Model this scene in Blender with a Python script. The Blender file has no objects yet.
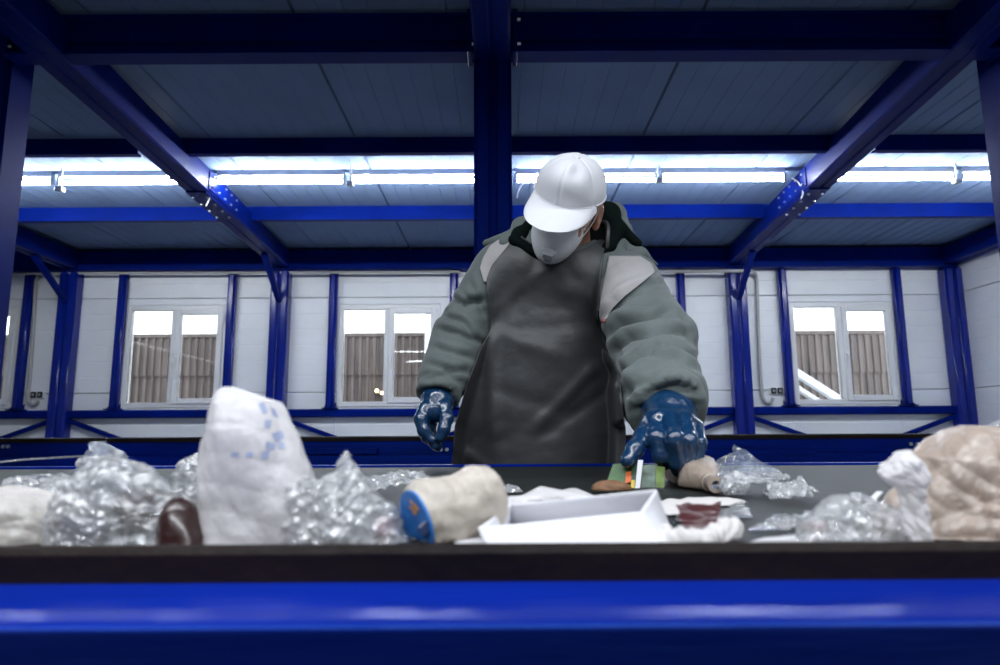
import bpy, bmesh, math, random
import numpy as np
from mathutils import Vector, Matrix, noise as mnoise
from mathutils.bvhtree import BVHTree

S = bpy.context.scene
COL = S.collection
R = math.radians

# ---------------------------------------------------------------- camera
FPX = 670.0
PITCH, ROLL = R(8.53), R(0.30)
CAM = Vector((0, 0, 1.03))
_F = Vector((0, math.cos(PITCH), math.sin(PITCH)))
_U0 = Vector((0, -math.sin(PITCH), math.cos(PITCH)))
_R0 = Vector((1, 0, 0))
_RT = _R0 * math.cos(ROLL) - _U0 * math.sin(ROLL)
_UP = _U0 * math.cos(ROLL) + _R0 * math.sin(ROLL)
cd = bpy.data.cameras.new('camera')
cam = bpy.data.objects.new('camera', cd)
COL.objects.link(cam)
cam.matrix_world = Matrix(((_RT.x, _UP.x, -_F.x, CAM.x), (_RT.y, _UP.y, -_F.y, CAM.y), (_RT.z, _UP.z, -_F.z, CAM.z), (0, 0, 0, 1)))
cd.sensor_width = 36.0
cd.lens = 36.0 * FPX / 1000.0
cd.clip_start = 0.02
cd.dof.use_dof = True
cd.dof.focus_distance = 1.62
cd.dof.aperture_fstop = 5.6
S.camera = cam

# ---------------------------------------------------------------- world / exposure
W = bpy.data.worlds.new('overcast')
S.world = W
W.use_nodes = True
bg = W.node_tree.nodes['Background']
bg.inputs['Color'].default_value = (0.92, 0.96, 1.0, 1)
bg.inputs['Strength'].default_value = 4.0
S.view_settings.view_transform = 'Standard'
S.view_settings.look = 'None'
S.view_settings.gamma = 1.0
S.view_settings.use_curve_mapping = False
S.view_settings.exposure = 0.46
S.cycles.max_bounces = 10
S.cycles.transparent_max_bounces = 24
S.cycles.sample_clamp_indirect = 6.0
S.cycles.caustics_reflective = False
S.cycles.caustics_refractive = False

TUBE_STRENGTH = 98.0      # the lit fluorescent tubes under the roof
WORK_LAMP_W = 17.0        # each lamp of the row hung over the sorting belt
LAMP_COL = (0.90, 0.95, 1.0)


def P(px, py, D):
    """world point seen at pixel (px,py) of the photograph, D metres in front of the camera along the floor"""
    d = _F * FPX + _RT * (px - 500.0) + _UP * (332.5 - py)
    return CAM + d * (D / d.y)


def ray(px, py):
    return (_F * FPX + _RT * (px - 500.0) + _UP * (332.5 - py)).normalized()


# ---------------------------------------------------------------- materials
def mat(name, col, rough=0.5, metal=0.0, coat=0.0, spec=0.5, stint=None, bump=None, var=None, emit=None, sheen=0.0):
    m = bpy.data.materials.new(name)
    m.use_nodes = True
    nt = m.node_tree
    b = nt.nodes['Principled BSDF']
    b.inputs['Base Color'].default_value = (*col, 1)
    b.inputs['Roughness'].default_value = rough
    b.inputs['Metallic'].default_value = metal
    b.inputs['Coat Weight'].default_value = coat
    b.inputs['Coat Roughness'].default_value = 0.12
    b.inputs['Specular IOR Level'].default_value = spec
    b.inputs['Sheen Weight'].default_value = sheen
    if stint: b.inputs['Specular Tint'].default_value = (*stint, 1)
    if emit:
        b.inputs['Emission Color'].default_value = (*emit[0], 1)
        b.inputs['Emission Strength'].default_value = emit[1]
    tc = nt.nodes.new('ShaderNodeTexCoord')

    def noise(scale, detail, stretch=(1, 1, 1)):
        mp = nt.nodes.new('ShaderNodeMapping')
        mp.inputs['Scale'].default_value = stretch
        nt.links.new(tc.outputs['Object'], mp.inputs['Vector'])
        n = nt.nodes.new('ShaderNodeTexNoise')
        n.inputs['Scale'].default_value = scale
        n.inputs['Detail'].default_value = detail
        nt.links.new(mp.outputs['Vector'], n.inputs['Vector'])
        return n
    if var:      # (scale, amount, stretch)
        n = noise(var[0], 6, var[2] if len(var) > 2 else (1, 1, 1))
        cr = nt.nodes.new('ShaderNodeValToRGB')
        a = var[1]
        cr.color_ramp.elements[0].position = 0.3
        cr.color_ramp.elements[1].position = 0.72
        c2 = var[3] if len(var) > 3 else None
        cr.color_ramp.elements[0].color = (*[c * (1 - a) for c in col], 1) if c2 is None else (*c2, 1)
        cr.color_ramp.elements[1].color = (*[min(1, c * (1 + a * 0.6)) for c in col], 1) if c2 is None else (*col, 1)
        nt.links.new(n.outputs['Fac'], cr.inputs['Fac'])
        nt.links.new(cr.outputs['Color'], b.inputs['Base Color'])
    if bump:     # (scale, strength, stretch)
        n = noise(bump[0], 5, bump[2] if len(bump) > 2 else (1, 1, 1))
        bp = nt.nodes.new('ShaderNodeBump')
        bp.inputs['Strength'].default_value = bump[1]
        bp.inputs['Distance'].default_value = 0.01
        nt.links.new(n.outputs['Fac'], bp.inputs['Height'])
        nt.links.new(bp.outputs['Normal'], b.inputs['Normal'])
    return m


def film(name, col=(0.9, 0.92, 0.95), clear=0.6, edge=0.4, rough=0.12, trans=0.0, tint=(1, 1, 1), shine=1.0):
    """thin plastic film: see-through straight on, milky and shiny towards its folds"""
    m = bpy.data.materials.new(name)
    m.use_nodes = True
    nt = m.node_tree
    b = nt.nodes['Principled BSDF']
    out = nt.nodes['Material Output']
    b.inputs['Base Color'].default_value = (*col, 1)
    b.inputs['Roughness'].default_value = rough
    b.inputs['Coat Weight'].default_value = 0.3 * shine
    b.inputs['Specular IOR Level'].default_value = 0.4 * shine
    b.inputs['Coat Roughness'].default_value = 0.06
    sh = b.outputs[0]
    if trans > 0:
        t = nt.nodes.new('ShaderNodeBsdfTranslucent')
        t.inputs['Color'].default_value = (*col, 1)
        mx = nt.nodes.new('ShaderNodeMixShader')
        mx.inputs['Fac'].default_value = trans
        nt.links.new(sh, mx.inputs[1])
        nt.links.new(t.outputs[0], mx.inputs[2])
        sh = mx.outputs[0]
    tr = nt.nodes.new('ShaderNodeBsdfTransparent')
    tr.inputs['Color'].default_value = (*tint, 1)
    lw = nt.nodes.new('ShaderNodeLayerWeight')
    lw.inputs['Blend'].default_value = 0.35
    tc = nt.nodes.new('ShaderNodeTexCoord')
    n = nt.nodes.new('ShaderNodeTexNoise')
    n.inputs['Scale'].default_value = 90
    n.inputs['Detail'].default_value = 5
    nt.links.new(tc.outputs['Object'], n.inputs['Vector'])
    bp = nt.nodes.new('ShaderNodeBump')
    bp.inputs['Strength'].default_value = 0.35
    bp.inputs['Distance'].default_value = 0.006
    nt.links.new(n.outputs['Fac'], bp.inputs['Height'])
    nt.links.new(bp.outputs['Normal'], b.inputs['Normal'])
    m1 = nt.nodes.new('ShaderNodeMath'); m1.operation = 'MULTIPLY_ADD'
    m1.inputs[1].default_value = edge
    m1.inputs[2].default_value = 1 - clear - 0.25
    nt.links.new(lw.outputs['Facing'], m1.inputs[0])
    m2 = nt.nodes.new('ShaderNodeMath'); m2.operation = 'MULTIPLY_ADD'
    m2.inputs[1].default_value = 0.5
    m2.use_clamp = True
    nt.links.new(n.outputs['Fac'], m2.inputs[0])
    nt.links.new(m1.outputs[0], m2.inputs[2])
    mix = nt.nodes.new('ShaderNodeMixShader')
    nt.links.new(m2.outputs[0], mix.inputs['Fac'])
    nt.links.new(tr.outputs[0], mix.inputs[1])
    nt.links.new(sh, mix.inputs[2])
    gl = nt.nodes.new('ShaderNodeBsdfGlossy')
    gl.inputs['Roughness'].default_value = rough
    nt.links.new(bp.outputs['Normal'], gl.inputs['Normal'])
    lf = nt.nodes.new('ShaderNodeLayerWeight')
    lf.inputs['Blend'].default_value = 0.5
    nt.links.new(bp.outputs['Normal'], lf.inputs['Normal'])
    pw = nt.nodes.new('ShaderNodeMath'); pw.operation = 'POWER'
    pw.inputs[1].default_value = 4.0
    nt.links.new(lf.outputs['Facing'], pw.inputs[0])
    fr = nt.nodes.new('ShaderNodeMath'); fr.operation = 'MULTIPLY_ADD'
    fr.inputs[1].default_value = 0.55 * shine
    fr.inputs[2].default_value = 0.06 * shine
    nt.links.new(pw.outputs[0], fr.inputs[0])
    mg = nt.nodes.new('ShaderNodeMixShader')
    nt.links.new(fr.outputs[0], mg.inputs['Fac'])
    nt.links.new(mix.outputs[0], mg.inputs[1])
    nt.links.new(gl.outputs[0], mg.inputs[2])
    nt.links.new(mg.outputs[0], out.inputs['Surface'])
    return m


def glass_pane(name):
    m = bpy.data.materials.new(name)
    m.use_nodes = True
    nt = m.node_tree
    out = nt.nodes['Material Output']
    nt.nodes.remove(nt.nodes['Principled BSDF'])
    tr = nt.nodes.new('ShaderNodeBsdfTransparent')
    tr.inputs['Color'].default_value = (0.93, 0.96, 0.96, 1)
    gl = nt.nodes.new('ShaderNodeBsdfGlossy')
    gl.inputs['Roughness'].default_value = 0.02
    fr = nt.nodes.new('ShaderNodeFresnel')
    fr.inputs['IOR'].default_value = 1.5
    mx = nt.nodes.new('ShaderNodeMixShader')
    nt.links.new(fr.outputs[0], mx.inputs['Fac'])
    nt.links.new(tr.outputs[0], mx.inputs[1])
    nt.links.new(gl.outputs[0], mx.inputs[2])
    nt.links.new(mx.outputs[0], out.inputs['Surface'])
    return m


M = {}
M['blue_gloss'] = mat('glossy_blue_paint', (0.002, 0.014, 0.22), 0.2, spec=0.45, bump=(60, 0.02), var=(3, 0.2))
M['blue'] = mat('blue_paint', (0.001, 0.010, 0.155), 0.45, spec=0.14, stint=(.12, .25, 1), bump=(60, 0.03), var=(3, 0.25))
M['blue_frame'] = mat('blue_frame_paint', (0.0015, 0.015, 0.23), 0.34, spec=0.3, stint=(.16, .42, 1), bump=(40, 0.22, (0.12, 1, 1)), var=(9, 0.35, (0.2, 1, 1)))
M['panel'] = mat('white_panel', (0.86, 0.89, 0.92), 0.4, bump=(90, 0.03), var=(2, 0.05))
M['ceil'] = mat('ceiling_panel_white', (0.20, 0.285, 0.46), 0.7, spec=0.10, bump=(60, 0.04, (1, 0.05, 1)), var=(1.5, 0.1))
M['floor'] = mat('concrete', (0.36, 0.37, 0.38), 0.6, bump=(30, 0.2), var=(2, 0.3))
M['upvc'] = mat('white_window_plastic', (0.82, 0.83, 0.84), 0.3)
M['glass'] = glass_pane('window_glass')
M['rubber'] = mat('black_rubber', (0.015, 0.0085, 0.0075), 0.55, spec=0.2, bump=(70, 0.2), var=(14, 0.5, (0.25, 1, 1)))
M['belt'] = mat('belt_rubber', (0.018, 0.023, 0.023), 0.5, spec=0.22, bump=(45, 0.15), var=(9, 0.65, (0.4, 1.6, 1), (0.012, 0.014, 0.014)))
M['steel'] = mat('galvanised_steel', (0.6, 0.62, 0.65), 0.3, metal=0.9)
M['lampwhite'] = mat('white_lamp_housing', (0.8, 0.82, 0.84), 0.35)
M['tube'] = mat('lit_tube', (1, 1, 1), 0.4, emit=(LAMP_COL, TUBE_STRENGTH))
M['conduit'] = mat('grey_conduit', (0.42, 0.42, 0.42), 0.5)
M['black'] = mat('black_plastic', (0.012, 0.012, 0.013), 0.4)
M['fence'] = mat('brown_fence', (0.085, 0.064, 0.060), 0.7, bump=(20, 0.2, (4, 1, 0.3)), var=(3, 0.5, (4, 1, 0.4)))
M['ground'] = mat('yard_ground', (0.35, 0.35, 0.36), 0.9, var=(2, 0.2))
M['ramp'] = mat('pale_ramp', (0.6, 0.62, 0.66), 0.6)
M['warm'] = mat('warm_glint', (1, 0.8, 0.5), 0.4, emit=((1, 0.62, 0.28), 9.0))
# person
M['skin'] = mat('skin', (0.50, 0.25, 0.17), 0.5, bump=(120, 0.08), var=(30, 0.18))
M['eye'] = mat('eyeball', (0.75, 0.73, 0.7), 0.2)
M['hair'] = mat('grey_hair', (0.16, 0.15, 0.14), 0.7, bump=(200, 0.4))
M['jacket'] = mat('jacket_cloth', (0.118, 0.143, 0.141), 0.78, bump=(160, 0.10), var=(7, 0.18), sheen=0.15)
M['patch'] = mat('pale_grey_cloth', (0.40, 0.385, 0.39), 0.75, bump=(160, 0.10), var=(8, 0.12), sheen=0.1)
M['lining'] = mat('dark_lining', (0.004, 0.008, 0.007), 0.9, spec=0.08, bump=(80, 0.4))
M['apron'] = mat('rubberised_apron', (0.056, 0.058, 0.062), 0.45, bump=(22, 0.25), var=(5, 0.25))
M['trousers'] = mat('trouser_cloth', (0.05, 0.07, 0.07), 0.8, bump=(120, 0.15))
M['boot'] = mat('boot_leather', (0.015, 0.014, 0.013), 0.5, bump=(60, 0.2))
M['cap'] = mat('white_cap_cloth', (0.80, 0.80, 0.84), 0.8, bump=(260, 0.06), sheen=0.1)
M['mask'] = mat('white_mask_fibre', (0.84, 0.85, 0.88), 0.85, bump=(220, 0.08))
M['valve'] = mat('mask_valve', (0.58, 0.60, 0.64), 0.4)
M['elastic'] = mat('pale_elastic', (0.7, 0.68, 0.66), 0.7)
M['glove'] = mat('blue_nitrile', (0.003, 0.032, 0.092), 0.22, coat=0.9, bump=(55, 0.35))
M['red'] = mat('red_piping', (0.5, 0.05, 0.04), 0.6)
# rubbish
M['clear'] = film('clear_film', (0.95, 0.96, 0.98), 0.70, 0.5, 0.08, trans=.25, shine=2.6)
M['clear_grey'] = film('greyish_film', (0.62, 0.63, 0.66), 0.8, 0.5, shine=1.5)
M['clear_blue'] = film('bluish_film', (0.70, 0.78, 0.93), 0.84, 0.45, 0.08, trans=.3, shine=2.0)
M['milky'] = film('milky_film', (0.90, 0.875, 0.885), 0.10, 0.25, 0.35, trans=0.35, shine=.35)
M['beige'] = film('beige_film', (0.60, 0.485, 0.41), 0.20, 0.35, 0.3, trans=0.3, shine=.7)
M['cloudy'] = film('cloudy_film', (0.74, 0.70, 0.66), 0.25, 0.4, 0.25, trans=0.3, shine=.5)
M['cream'] = film('cream_bottle_plastic', (0.72, 0.65, 0.57), 0.06, 0.2, 0.3, trans=0.3, shine=.4)
M['sand'] = film('sand_bottle_plastic', (0.56, 0.46, 0.38), 0.08, 0.25, 0.3, trans=0.3, shine=.5)
M['maroon'] = mat('maroon_plastic', (0.026, 0.006, 0.005), 0.3, coat=0.4, bump=(30, 0.2))
M['maroon2'] = mat('maroon_tray', (0.06, 0.012, 0.012), 0.4, bump=(30, 0.2))
M['purple'] = mat('purple_wrapper', (0.05, 0.045, 0.10), 0.3, coat=0.5)
M['paper'] = mat('white_paper', (0.74, 0.735, 0.77), 0.7, bump=(14, 0.12))
M['paper_dull'] = mat('grey_paper', (0.66, 0.65, 0.69), 0.75, bump=(14, 0.12))
M['tissue'] = mat('crumpled_tissue', (0.62, 0.59, 0.58), 0.8, bump=(40, 0.3))
M['bluelabel'] = mat('bright_blue_label', (0.012, 0.17, 0.56), 0.4, var=(20, 0.12))
M['navy'] = mat('navy_print', (0.02, 0.06, 0.22), 0.4)
M['orange'] = mat('orange_print', (0.70, 0.32, 0.10), 0.5, var=(60, 0.4))
M['green'] = mat('green_carton', (0.05, 0.13, 0.035), 0.45, var=(30, 0.6))
M['dkgreen'] = mat('dark_green_carton', (0.008, 0.05, 0.015), 0.4)
M['redorange'] = mat('orange_red_print', (0.62, 0.13, 0.03), 0.45)
M['yellow'] = mat('yellow_print', (0.62, 0.45, 0.03), 0.45)
M['leafgreen'] = mat('leaf_green_carton', (0.10, 0.17, 0.02), 0.5, var=(60, 0.6))
M['can'] = mat('printed_tin', (0.10, 0.14, 0.11), 0.3, metal=0.3, var=(60, 0.7))
M['brown'] = mat('brown_cardboard', (0.20, 0.10, 0.05), 0.7, bump=(60, 0.4), var=(40, 0.4))
M['print'] = mat('blue_violet_print', (0.46, 0.52, 0.74), 0.5, var=(25, 0.4))


# ---------------------------------------------------------------- object helpers
def tag(o, label=None, cat=None, group=None, kind=None):
    if label: o['label'] = label
    if cat: o['category'] = cat
    if group: o['group'] = group
    if kind: o['kind'] = kind
    return o


def empty(name, loc=(0, 0, 0), **k):
    o = bpy.data.objects.new(name, None)
    o.location = loc
    o.empty_display_size = 0.1
    COL.objects.link(o)
    return tag(o, **k)


def link(o, parent=None):
    COL.objects.link(o)
    if parent is not None:
        o.parent = parent
        p = Vector((0, 0, 0))
        q = parent
        while q is not None:
            p = p + q.location + q.matrix_parent_inverse.translation
            q = q.parent
        o.matrix_parent_inverse = Matrix.Translation(-p)
    return o


def new(name, verts, faces, m, parent=None, smooth=False, ang=None):
    me = bpy.data.meshes.new(name)
    me.from_pydata([tuple(v) for v in verts], [], [tuple(int(i) for i in f) for f in faces])
    me.update()
    for mm in (m if isinstance(m, (list, tuple)) else [m]):
        me.materials.append(mm)
    if smooth:
        me.polygons.foreach_set('use_smooth', [True] * len(me.polygons))
        if ang:
            me.set_sharp_from_angle(angle=R(ang))
    o = bpy.data.objects.new(name, me)
    return link(o, parent)


class MB:
    """collects simple solids into one mesh"""
    def __init__(s):
        s.v, s.f = [], []

    def add(s, v, f):
        k = len(s.v)
        s.v += [Vector(x) for x in v]
        s.f += [[i + k for i in q] for q in f]
        return s

    def box(s, x0, x1, y0, y1, z0, z1, b=0.0, mtx=None, seg=1):
        bm = bmesh.new()
        bmesh.ops.create_cube(bm, size=1.0)
        c = Vector(((x0 + x1) / 2, (y0 + y1) / 2, (z0 + z1) / 2))
        for v in bm.verts:
            v.co = Vector((v.co.x * (x1 - x0), v.co.y * (y1 - y0), v.co.z * (z1 - z0))) + c
        if b > 0:
            bmesh.ops.bevel(bm, geom=list(bm.edges), offset=b, segments=seg, affect='EDGES')
        bm.verts.index_update()
        v = [mtx @ x.co if mtx else x.co.copy() for x in bm.verts]
        f = [[x.index for x in q.verts] for q in bm.faces]
        bm.free()
        return s.add(v, f)

    def bar(s, a, b, w, h, up=(0, 0, 1), bev=0.0):
        """rectangular bar from a to b: w across, h along up"""
        a, b = Vector(a), Vector(b)
        d = b - a
        L = d.length
        z = d.normalized()
        x = z.cross(Vector(up)).normalized()
        y = x.cross(z).normalized()
        m = Matrix(((x.x, y.x, z.x, a.x), (x.y, y.y, z.y, a.y), (x.z, y.z, z.z, a.z), (0, 0, 0, 1)))
        return s.box(-w / 2, w / 2, -h / 2, h / 2, 0, L, bev, m)

    def prof(s, pts, x0, x1, axis='x', closed=True):
        """extrude a 2-D profile (y,z) along x, or (x,z) along y, or (x,y) along z"""
        n = len(pts)

        def mk(p, t):
            return (t, p[0], p[1]) if axis == 'x' else ((p[0], t, p[1]) if axis == 'y' else (p[0], p[1], t))
        v = [mk(p, x0) for p in pts] + [mk(p, x1) for p in pts]
        f = [[i, (i + 1) % n, n + (i + 1) % n, n + i] for i in range(n if closed else n - 1)]
        if closed:
            f += [list(range(n - 1, -1, -1)), list(range(n, 2 * n))]
        return s.add(v, f)

    def tube(s, pts, r, seg=8, cap=True):
        pts = [Vector(p) for p in pts]
        rr = r if isinstance(r, (list, tuple)) else [r] * len(pts)
        v, f = [], []
        t0 = (pts[1] - pts[0]).normalized()
        ref = Vector((0, 0, 1)) if abs(t0.z) < 0.9 else Vector((1, 0, 0))
        n = t0.cross(ref).normalized()
        for i, p in enumerate(pts):
            t = ((pts[min(i + 1, len(pts) - 1)] - pts[max(i - 1, 0)])).normalized()
            n = (n - t * n.dot(t)).normalized()
            bi = t.cross(n)
            for k in range(seg):
                a = 2 * math.pi * k / seg
                v.append(p + (n * math.cos(a) + bi * math.sin(a)) * rr[i])
        for i in range(len(pts) - 1):
            for k in range(seg):
                k2 = (k + 1) % seg
                f.append([i * seg + k, i * seg + k2, (i + 1) * seg + k2, (i + 1) * seg + k])
        if cap:
            f.append(list(range(seg - 1, -1, -1)))
            f.append([(len(pts) - 1) * seg + k for k in range(seg)])
        return s.add(v, f)

    def build(s, name, m, parent=None, smooth=False, ang=None):
        bm = bmesh.new()
        vs = [bm.verts.new(v) for v in s.v]
        for q in s.f:
            try:
                bm.faces.new([vs[i] for i in q])
            except ValueError:
                pass
        bmesh.ops.recalc_face_normals(bm, faces=list(bm.faces))
        me = bpy.data.meshes.new(name)
        bm.to_mesh(me)
        bm.free()
        me.materials.append(m)
        if smooth:
            me.polygons.foreach_set('use_smooth', [True] * len(me.polygons))
            me.set_sharp_from_angle(angle=R(ang or 35))
        return link(bpy.data.objects.new(name, me), parent)


def smooth_path(pts, n=6):
    """Catmull-Rom through points"""
    p = [Vector(x) for x in pts]
    out = []
    for i in range(len(p) - 1):
        a, b, c, d = p[max(i - 1, 0)], p[i], p[i + 1], p[min(i + 2, len(p) - 1)]
        for k in range(n):
            t = k / n
            out.append(0.5 * ((2 * b) + (c - a) * t + (2 * a - 5 * b + 4 * c - d) * t * t + (3 * b - a - 3 * c + d) * t ** 3))
    out.append(p[-1])
    return out


# ---------------------------------------------------------------- implicit surfaces
def cone(p, a, b, ra, rb, sq=None):
    """distance to a tapering round bar a-b; sq squashes y"""
    a, b = np.array(a, dtype=np.float32), np.array(b, dtype=np.float32)
    q = p - a
    d = b - a
    k = 1.0
    if sq:
        q = q * np.array([1, 1 / sq, 1], dtype=np.float32)
        d = d * np.array([1, 1 / sq, 1], dtype=np.float32)
        k = sq ** 0.5
    dd = float(d @ d) + 1e-12
    t = np.clip((q @ d) / dd, 0, 1)
    return (np.linalg.norm(q - t[:, None] * d, axis=1) - (ra + (rb - ra) * t)) * k


def ell(p, c, r):
    r = np.array(r, dtype=np.float32)
    q = (p - np.array(c, dtype=np.float32)) / r
    n = np.linalg.norm(q, axis=1)
    g = np.linalg.norm(q / r, axis=1) + 1e-9
    return n * (n - 1) / g


def smin(a, b, k):
    h = np.clip(0.5 + 0.5 * (b - a) / k, 0, 1)
    return b * (1 - h) + a * h - k * h * (1 - h)


def smax(a, b, k):
    return -smin(-a, -b, k)


def nets(fn, xs, ys, zs):
    X, Y, Z = np.meshgrid(xs, ys, zs, indexing='ij')
    sh = X.shape
    pts = np.stack([X.ravel(), Y.ravel(), Z.ravel()], 1).astype(np.float32)
    Fv = np.empty(len(pts), dtype=np.float32)
    for i in range(0, len(pts), 400000):
        Fv[i:i + 400000] = fn(pts[i:i + 400000])
    Fv = Fv.reshape(sh)
    ins = Fv < 0
    nx, ny, nz = [n - 1 for n in sh]
    cnt = np.zeros((nx, ny, nz), dtype=np.int8)
    for a in (0, 1):
        for b in (0, 1):
            for c in (0, 1):
                cnt += ins[a:a + nx, b:b + ny, c:c + nz]
    ci, cj, ck = np.nonzero((cnt > 0) & (cnt < 8))
    pos = np.zeros((len(ci), 3))
    num = np.zeros(len(ci))
    ax = [np.asarray(xs), np.asarray(ys), np.asarray(zs)]
    corners = [(a, b, c) for a in (0, 1) for b in (0, 1) for c in (0, 1)]
    for A in corners:
        for d in range(3):
            if A[d] == 0:
                B = list(A); B[d] = 1
                f0 = Fv[ci + A[0], cj + A[1], ck + A[2]]
                f1 = Fv[ci + B[0], cj + B[1], ck + B[2]]
                m = (f0 < 0) != (f1 < 0)
                t = np.where(m, f0 / np.where(m, f0 - f1, 1), 0)
                pa = np.stack([ax[0][ci + A[0]], ax[1][cj + A[1]], ax[2][ck + A[2]]], 1)
                pb = np.stack([ax[0][ci + B[0]], ax[1][cj + B[1]], ax[2][ck + B[2]]], 1)
                q = pa + (pb - pa) * t[:, None]
                pos[m] += q[m]
                num[m] += 1
    pos /= num[:, None]
    vid = -np.ones((nx, ny, nz), dtype=np.int64)
    vid[ci, cj, ck] = np.arange(len(ci))
    faces = []
    for d in range(3):
        e1, e2 = (d + 1) % 3, (d + 2) % 3
        a = [slice(None)] * 3; b = [slice(None)] * 3
        a[d] = slice(0, sh[d] - 1); b[d] = slice(1, sh[d])
        I0, I1 = ins[tuple(a)], ins[tuple(b)]
        ii = np.array(np.nonzero(I0 != I1))
        ok = (ii[e1] >= 1) & (ii[e2] >= 1) & (ii[e1] < sh[e1] - 1) & (ii[e2] < sh[e2] - 1)
        ii = ii[:, ok]
        fl = I0[tuple(ii)]
        quad = []
        for (o1, o2) in ((-1, -1), (0, -1), (0, 0), (-1, 0)):
            jj = ii.copy()
            jj[e1] += o1
            jj[e2] += o2
            quad.append(vid[jj[0], jj[1], jj[2]])
        q = np.stack(quad, 1)
        q[~fl] = q[~fl][:, ::-1]
        faces.append(q)
    faces = np.concatenate(faces)
    return pos, faces


def grid(lo, hi, h):
    return [np.arange(l, u + h, h) for l, u in zip(lo, hi)]


def vnormals(v, f):
    n = np.zeros_like(v)
    fn = np.cross(v[f[:, 2]] - v[f[:, 0]], v[f[:, 3]] - v[f[:, 1]])
    for i in range(4):
        np.add.at(n, f[:, i], fn)
    return n / (np.linalg.norm(n, axis=1)[:, None] + 1e-12)


def relax(v, f, it=2, lam=0.5):
    for _ in range(it):
        s = np.zeros_like(v); c = np.zeros(len(v))
        for i in range(4):
            for j in ((i + 1) % 4, (i - 1) % 4):
                np.add.at(s, f[:, i], v[f[:, j]])
                np.add.at(c, f[:, i], 1)
        v = v + (s / c[:, None] - v) * lam
    return v


def sines(p, freq, seed, n=7):
    rg = np.random.RandomState(seed)
    o = np.zeros(len(p))
    for _ in range(n):
        k = rg.normal(size=3); k = k / np.linalg.norm(k) * freq * rg.uniform(0.6, 1.5)
        o += np.sin(p @ k + rg.uniform(0, 6.28))
    return o / n ** 0.5


def creases(p, freq, seed, n=6, warp=0.5):
    """sharp folds as in crumpled film, roughly -1..1"""
    rg = np.random.RandomState(seed)
    w = np.stack([sines(p, freq * 0.6, seed + 11 + i, 4) for i in range(3)], 1) * (warp / freq)
    q = p + w
    o = np.zeros(len(p))
    for i in range(n):
        k = rg.normal(size=3); k = k / np.linalg.norm(k) * freq * (0.6 + 0.35 * i)
        o += (np.abs(np.sin(q @ k + rg.uniform(0, 6.28))) - 0.64) / (1 + 0.35 * i)
    return o / 1.6

# ================================================================ THE HALL
YB = 8.0            # inner face of the back wall
ZC = 3.27           # underside of the roof panels
XR = 5.55           # right wall
XL = -9.2
YF = -9.0

# floor: large concrete slabs with joints
fl = empty('floor', kind='structure')
for i in range(5):
    for j in range(4):
        x0 = XL + i * (XR - XL) / 5; x1 = XL + (i + 1) * (XR - XL) / 5
        y0 = YF + j * (YB - YF) / 4; y1 = YF + (j + 1) * (YB - YF) / 4
        MB().box(x0 + .004, x1 - .004, y0 + .004, y1 - .004, -0.12, 0, 0.004).build('slab', M['floor'], fl)

# roof panels, 1.1 m wide, ribbed underneath
ce = empty('ceiling', kind='structure')


def roof_panel_mesh(w):
    pts = []
    n = 8
    pts.append((0.004, 0.02))
    pts.append((0.010, 0))
    for k in range(1, n):
        x = w * k / n
        pts += [(x - .006, 0), (x - .003, .0035), (x + .003, .0035), (x + .006, 0)]
    pts += [(w - .010, 0), (w - .004, .02), (w - .004, .10), (.004, .10)]
    return MB().prof(pts, YF, YB + .12, 'y')


MB().box(XL - .2, XR + .2, YF - .2, YB + .2, ZC + .085, ZC + .2).build('roof_deck', M['panel'], ce)
PW = 1.1
first = None
k = -8
while k * PW < XR - 0.2:
    if first is None:
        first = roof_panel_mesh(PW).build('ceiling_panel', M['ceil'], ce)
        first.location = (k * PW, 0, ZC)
    else:
        o = first.copy(); COL.objects.link(o); o.location = (k * PW, 0, ZC)
    k += 1


# wall panels: horizontal sandwich panels with fine grooves
def wall_panel(x0, x1, z0, z1, parent, y=YB, thick=0.12):
    pts = [(y + thick, z0 + .003), (y + .012, z0 + .003), (y, z0 + .010)]
    g = 0.19
    kk = math.ceil((z0 + 0.03) / g)
    while kk * g < z1 - 0.03:
        z = kk * g
        pts += [(y, z - .006), (y + .004, z - .002), (y + .004, z + .002), (y, z + .006)]
        kk += 1
    pts += [(y, z1 - .010), (y + .012, z1 - .003), (y + thick, z1 - .003)]
    return MB().prof(pts, x0 + .0015, x1 - .0015, 'x').build('wall_panel', M['panel'], parent)


def X8(px, py=350):
    return P(px, py, YB).x


posts = [X8(-140), X8(70), X8(281), 0.02, X8(737), X8(953)]
WZ0, WZ1 = 1.345, 2.58
wins = [(X8(-78), X8(17)), (X8(125), X8(225.5)), (X8(338), X8(440)), (X8(577), X8(676)), (X8(791), X8(896))]
rows = [(-0.02, 0.37), (0.37, 1.52), (1.52, 2.67), (2.67, ZC + 0.05)]
wb = empty('wall_back', kind='structure')
edges = [XL - .1] + posts[:-1] + [XR + .1]
for a, b in zip(edges[:-1], edges[1:]):
    w = [q for q in wins if a < (q[0] + q[1]) / 2 < b]
    for (z0, z1) in rows:
        if w and z1 > WZ0 and z0 < WZ1:
            wx0, wx1 = w[0]
            wall_panel(a, wx0, z0, z1, wb)
            wall_panel(wx1, b, z0, z1, wb)
            if z0 < WZ0 - .02: wall_panel(wx0, wx1, z0, WZ0, wb)
            if z1 > WZ1 + .02: wall_panel(wx0, wx1, WZ1, z1, wb)
        else:
            wall_panel(a, b, z0, z1, wb)

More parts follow.
